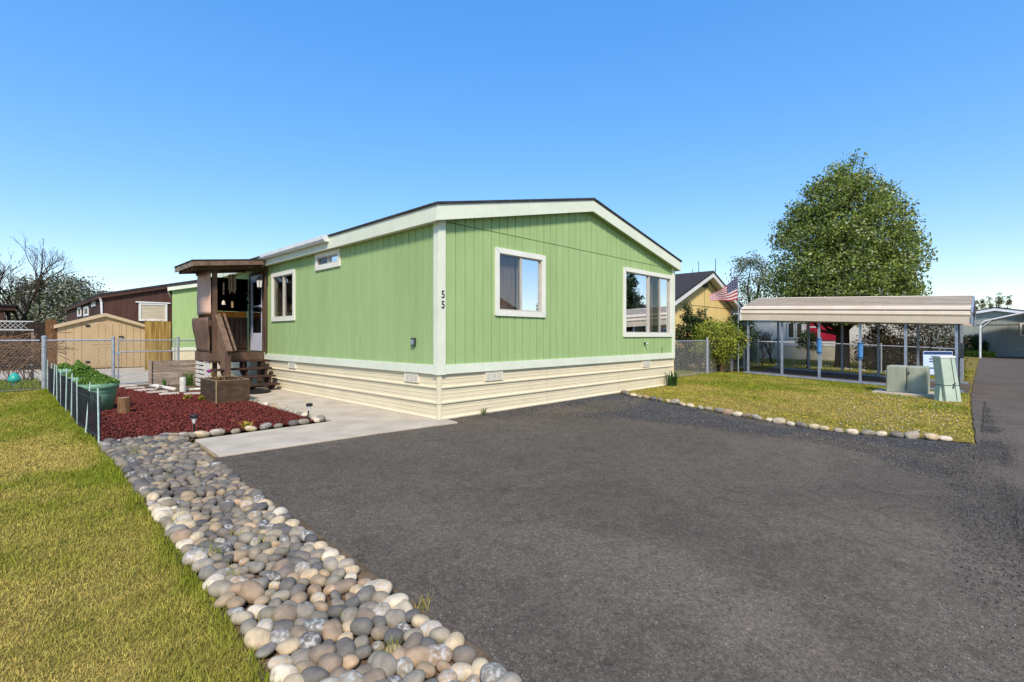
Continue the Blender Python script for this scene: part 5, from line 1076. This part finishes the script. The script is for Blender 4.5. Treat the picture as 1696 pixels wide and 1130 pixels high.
p = at_depth(1228, 23); tree('dark_bush', 'dark evergreen bush between the yellow house and carport', 'shrub', (p[0]-.2, p[1], 0), 2.3, .1, lambda q: .75*math.sin(PI*(.15+.8*q))**.5, 110, 80, .08, .13, DG, .06, 44, 4, None, ('stem', 'foliage'))
p = at_depth(1278, 24); branchy('bare_shrub', 'bare twiggy shrub seen under the left end of the carport', (p[0], p[1], 0), 3.0, 45, .05, .5, levels=4, buds=3, up=.7, first=.2, cat='shrub')
p = at_depth(1262, 23); branchy('bare_shrub', 'second thin bare shrub next to the dark evergreen bush', (p[0], p[1], 0), 2.6, 46, .04, .45, levels=4, buds=3, up=.8, first=.2, cat='shrub')
p = at_depth(1337, 21); tree('small_bush', 'small round dark green bush on a stem behind the carport', 'shrub', (p[0], p[1], 0), 1.5, .75, lambda q: .45*math.sin(PI*(.12+.8*q))**.5, 40, 70, .06, .09, DG, .03, 47, 4, None, ('stem', 'foliage'))
RB = [(3, (.04, .04, .025)), (2, (.10, .062, .035)), (1.4, (.19, .12, .065)), (1, (.06, .075, .03)), (.08, (.4, .4, .38))]
for i, (px, Z, H_, R_, lb) in enumerate(((1452, 21.5, 1.75, .8, 'dark twiggy bush just right of the large tree trunk'), (1492, 20.6, 2.3, 1.1, 'reddish brown bush behind the transformer box'), (1540, 19.6, 2.25, 1.05, 'reddish brown bush behind the notice board'))):
    p = at_depth(px, Z); tree('twiggy_bush', lb, 'shrub', (p[0], p[1], G(p[1])), H_, .05, lambda q, R_=R_: R_*math.sin(PI*(.2+.75*q))**.5, 120, 60, .075, .15, RB, .05, 50+i, 8, 'dark bushes behind the carport', ('stem', 'foliage'))
# the big tree: several ascending lobes make the outline
PEAR = [(4, (.23, .30, .06)), (3, (.32, .39, .09)), (2, (.13, .17, .035)), (1.2, (.56, .58, .34)), (.6, (.055, .065, .02))]
def pear_r(q): return 2.95*(min(1, (q+.08)/.22))**.5*(1-q**2.2)**.68+.05
tree('flowering_pear_tree', 'tall broad green tree with dark trunk rising behind the carport', 'tree', (21.05, -1.62, G(-1.62)), 9.35, 2.15, pear_r, 620, 130, .12, .24, PEAR, .24, 61, 26, low=1.2, twigs=.35, lobes=.10)
WT = [(3, (.12, .15, .05)), (2, (.18, .21, .09)), (1.8, (.5, .5, .4)), (1.2, (.06, .07, .03))]
p = at_depth(1243, 36); tree('slim_tree', 'smaller pale leafed tree behind the yellow house and flag', 'tree', (p[0], p[1], 0), 7.4, 1.6, lambda q: 1.75*math.sin(PI*(.12+.78*q))**.7, 120, 60, .13, .22, WT, .16, 62, 16)
# white house behind the fence
wh = thing('white_house', 'low white house with red wall section behind the carport', 'house', (30, 4, 0))
MB().box(26.5, 33, -3.6, 11, .78, 2.75).build('walls', 'farwhite', wh); MB().box(26.52, 32.98, -3.58, 10.98, -.2, .779).build('skirting', 'farcream', wh)
MB().prism([(26.2, 2.6), (33.3, 2.6), (29.75, 3.35)], 'y', -3.9, 11.3).build('roof', 'shingle', wh)
wm = lambda r, z, n: (26.5-n, r, z)
def wwin(pxa, pxb, pya, pyb, gm_='darkglass', div=None): a = on_x(pxa, pya, 26.5); b = on_x(pxb, pyb, 26.5); fwin(wh, wm, b[1], a[1], b[2], a[2], 'white', gm_, div, .07)
wwin(1304, 1317, 534, 561); wwin(1318, 1330, 534, 561); wwin(1338, 1357, 541, 563)
a = on_x(1337, 532, 26.5); b = on_x(1391, 564, 26.5); MB().box(26.46, 26.499, b[1], a[1], b[2], a[2]).build('red_panel', 'red', wh)
# far grey house and its white carport across the end of the road
GZ = -.30; gh2 = thing('grey_house', 'grey green house with white fascia at the end of the road', 'house', (55, -6.6, GZ))
y0, y1, yp = -12.2, -1.0, -6.6; 
MB().prism([(y0, GZ+.0), (y1, GZ+.0), (y1, 2.25), (yp, 3.35), (y0, 2.25)], 'x', 50, 62).build('walls', 'greyhouse', gh2)
for s in (y0-.3, y1+.3): MB().prism([(s, 2.18), (yp, 3.33), (yp, 3.53), (s, 2.38)], 'x', 49.6, 49.7).build('rake_fascia', 'white', gh2); MB().prism([(s, 2.39), (yp, 3.54), (yp, 3.62), (s, 2.47)], 'x', 49.58, 62.3).build('roof', 'shingle', gh2)
for k in range(5): MB().box(49.96, 49.999, y0, y1, GZ+.08+k*.14, GZ+.10+k*.14).build('skirting_rib', 'farwhite', gh2)
MB().box(49.97, 49.998, y0, y1, 2.2, 2.23).build('seam', 'dark', gh2)
a = on_x(1689, 535, 50); b = on_x(1712, 557, 50); fwin(gh2, lambda r, z, n: (50-n, r, z), b[1], a[1], b[2], a[2], 'white', 'darkglass', None, .12)
wcp = thing('white_carport', 'open white metal carport in front of the grey house', 'carport', (46.5, -8, GZ)); ya = on_x(1624, 560, 46)[1]; yb = ya-5.0
arc = [(ya, GZ), (ya, 2.0), (ya-.06, 2.25), (ya-.25, 2.42), (ya-.5, 2.5), ((ya+yb)/2, 3.05), (yb+.5, 2.5), (yb+.25, 2.42), (yb+.06, 2.25), (yb, 2.0), (yb, GZ)]
q = MB().strip(arc[1:-1], 'x', 44, 49.3); q.v = [(v[0], v[1], v[2]) for v in q.v]; o = q.build('roof_sheet', 'white', wcp, recalc=False); o.modifiers.new('t', 'SOLIDIFY').thickness = .03
for x_ in (44.0, 46.6, 49.2): MB().tube([(x_, a_, z_-.03) for a_, z_ in arc], .06, 6).build('arch_frame', 'white', wcp); MB().beam((x_, ya, 1.9), (x_, ya-.55, 2.42), .05, .05).build('brace', 'white', wcp)
p = at_depth(1603, 40); tree('roadside_bush', 'dark green bush at the foot of the grey house', 'shrub', (p[0], p[1], GZ), 1.5, .1, lambda q: 1.15*math.sin(PI*(.3+.65*q))**.6, 90, 60, .12, .2, DG, .05, 71, 4, None, ('stem', 'foliage'))
p = at_depth(1618, 38.5); x, y = scatter([(p[0]-1.3, p[1]-1.0), (p[0]+1.3, p[1]-1.0), (p[0]+1.3, p[1]+.6), (p[0]-1.3, p[1]+.6)], 2500); o = grass('grass_blades', x, y, np.full(len(x), .35), .03, 1.0, 'bright green grass patch beside the white carport')
PO = [(3, (.2, .2, .09)), (2, (.3, .28, .14)), (1, (.09, .09, .04))]
for i, (px, py) in enumerate(((1604, 506), (1617, 497), (1628, 491), (1640, 489), (1655, 482), (1671, 490))):
    Z = 95; p = at_depth(px, Z); H_ = CAM[2]+(HOR-py)*Z/FPX; tree('poplar_tree', ['short leftmost', 'second', 'third', 'fourth', 'tallest', 'rightmost'][i]+' of the slender poplars behind the grey house', 'tree', (p[0], p[1], 0), H_, 1.5, lambda q: .48*math.sin(PI*(.1+.82*q))**.8, 40, 26, .28, .2, PO, .14, 80+i, 8, 'poplars behind the grey house', twigs=.8)
for i, (px, py, lb) in enumerate(((1147, 445, 'shortest'), (1157, 432, 'second'), (1185, 428, 'tallest'), (1211, 440, 'rightmost'))):
    Z = 85; p = at_depth(px, Z); H_ = CAM[2]+(HOR-py)*Z/FPX; t = thing('bare_poplar', lb+' of the thin bare poplar tops above the yellow roof', 'tree', (p[0], p[1], 0), 'bare poplars behind the yellow house'); r = random.Random(90+i); mb = MB(); mb.tube([(p[0], p[1], 0), (p[0], p[1], H_)], [.16, .03], 6); mb2 = MB()
    for k in range(46): z = r.uniform(.35, .97)*H_; a = r.uniform(0, 2*PI); l2 = r.uniform(.5, 1.3)*(1.25-z/H_); mb2.tube([(p[0], p[1], z), (p[0]+math.cos(a)*.3*l2, p[1]+math.sin(a)*.3*l2, z+l2)], [.035, .012], 4, cap=False)
    mb.build('trunk', 'bark', t); mb2.build('branches', 'bark', t)
# across the road, mirrored in the gable windows
ph = thing('pink_house', 'pinkish brown house across the road mirrored in the wide gable window', 'house', (36, -19, -.3)); MB().box(26, 46, -22, -16, -.3, 2.6).build('walls', 'pinksiding', ph); MB().prism([(-22.3, 2.6), (-15.7, 2.6), (-19, 3.8)], 'x', 25.7, 46.3).build('roof', 'shingle', ph)
for k in range(6): MB().box(26, 46, -15.995, -15.96, .0+k*.42, .04+k*.42).build('siding_ridge', 'brown2', ph)
for x_ in (29, 34, 39, 43): MB().box(x_, x_+1.6, -15.99, -15.95, .9, 2.1).build('window', 'white', ph); MB().box(x_+.1, x_+1.5, -15.955, -15.93, 1.0, 2.0).build('pane', 'darkglass', ph)
p2 = nhouse('brown_roof_house', 'house across the road whose roof corner shows in the square gable window', 12.6, 20.4, -26, -17, 2.6, 4.2, 'farwhite', 'brown2', .3, zbase=-.3)
def conifer(name, label, base, H_, R_, seed):
    tree(name, label, 'tree', base, H_, .4, lambda q: R_*(1-q)**.9*(.75+.25*math.sin(q*40))+.05, 420, 50, .16, .17, DG, .22, seed, 10, twigs=.2)
conifer('conifer', 'dark conifer across the road mirrored in the wide gable window', (29.4, -13.9, -.3), 7.0, 2.2, 95)
conifer('conifer', 'small conifer across the road mirrored in the square gable window', (22.4, -16.5, -.3), 5.2, 1.2, 96)
branchy('bare_tree', 'bare tree across the road mirrored in the wide gable window', (37, -26, -.3), 7.5, 97, .2, .7, levels=4, buds=3, up=.5)
# low belt of far trees along the horizon
n = 26000; th = RNG.uniform(0, 2*PI, n); rr = RNG.uniform(150, 175, n); top = 2.2+3.6*vnoise(th*30, rr*0, 1.0, 77); zz = -.3+top*np.sqrt(RNG.random(n))
V, F_ = quads(np.stack([rr*np.cos(th), rr*np.sin(th), zz], -1), 1.5, RNG, aspect=.8)
tag(np_obj('distant_woodland', V, F_, 'leaf', None, np.repeat(np.array([[.09, .11, .05]])*RNG.uniform(.5, 1.5, (n, 1)), 4, 0), kind='stuff'), 'low belt of far trees along the horizon', 'trees')
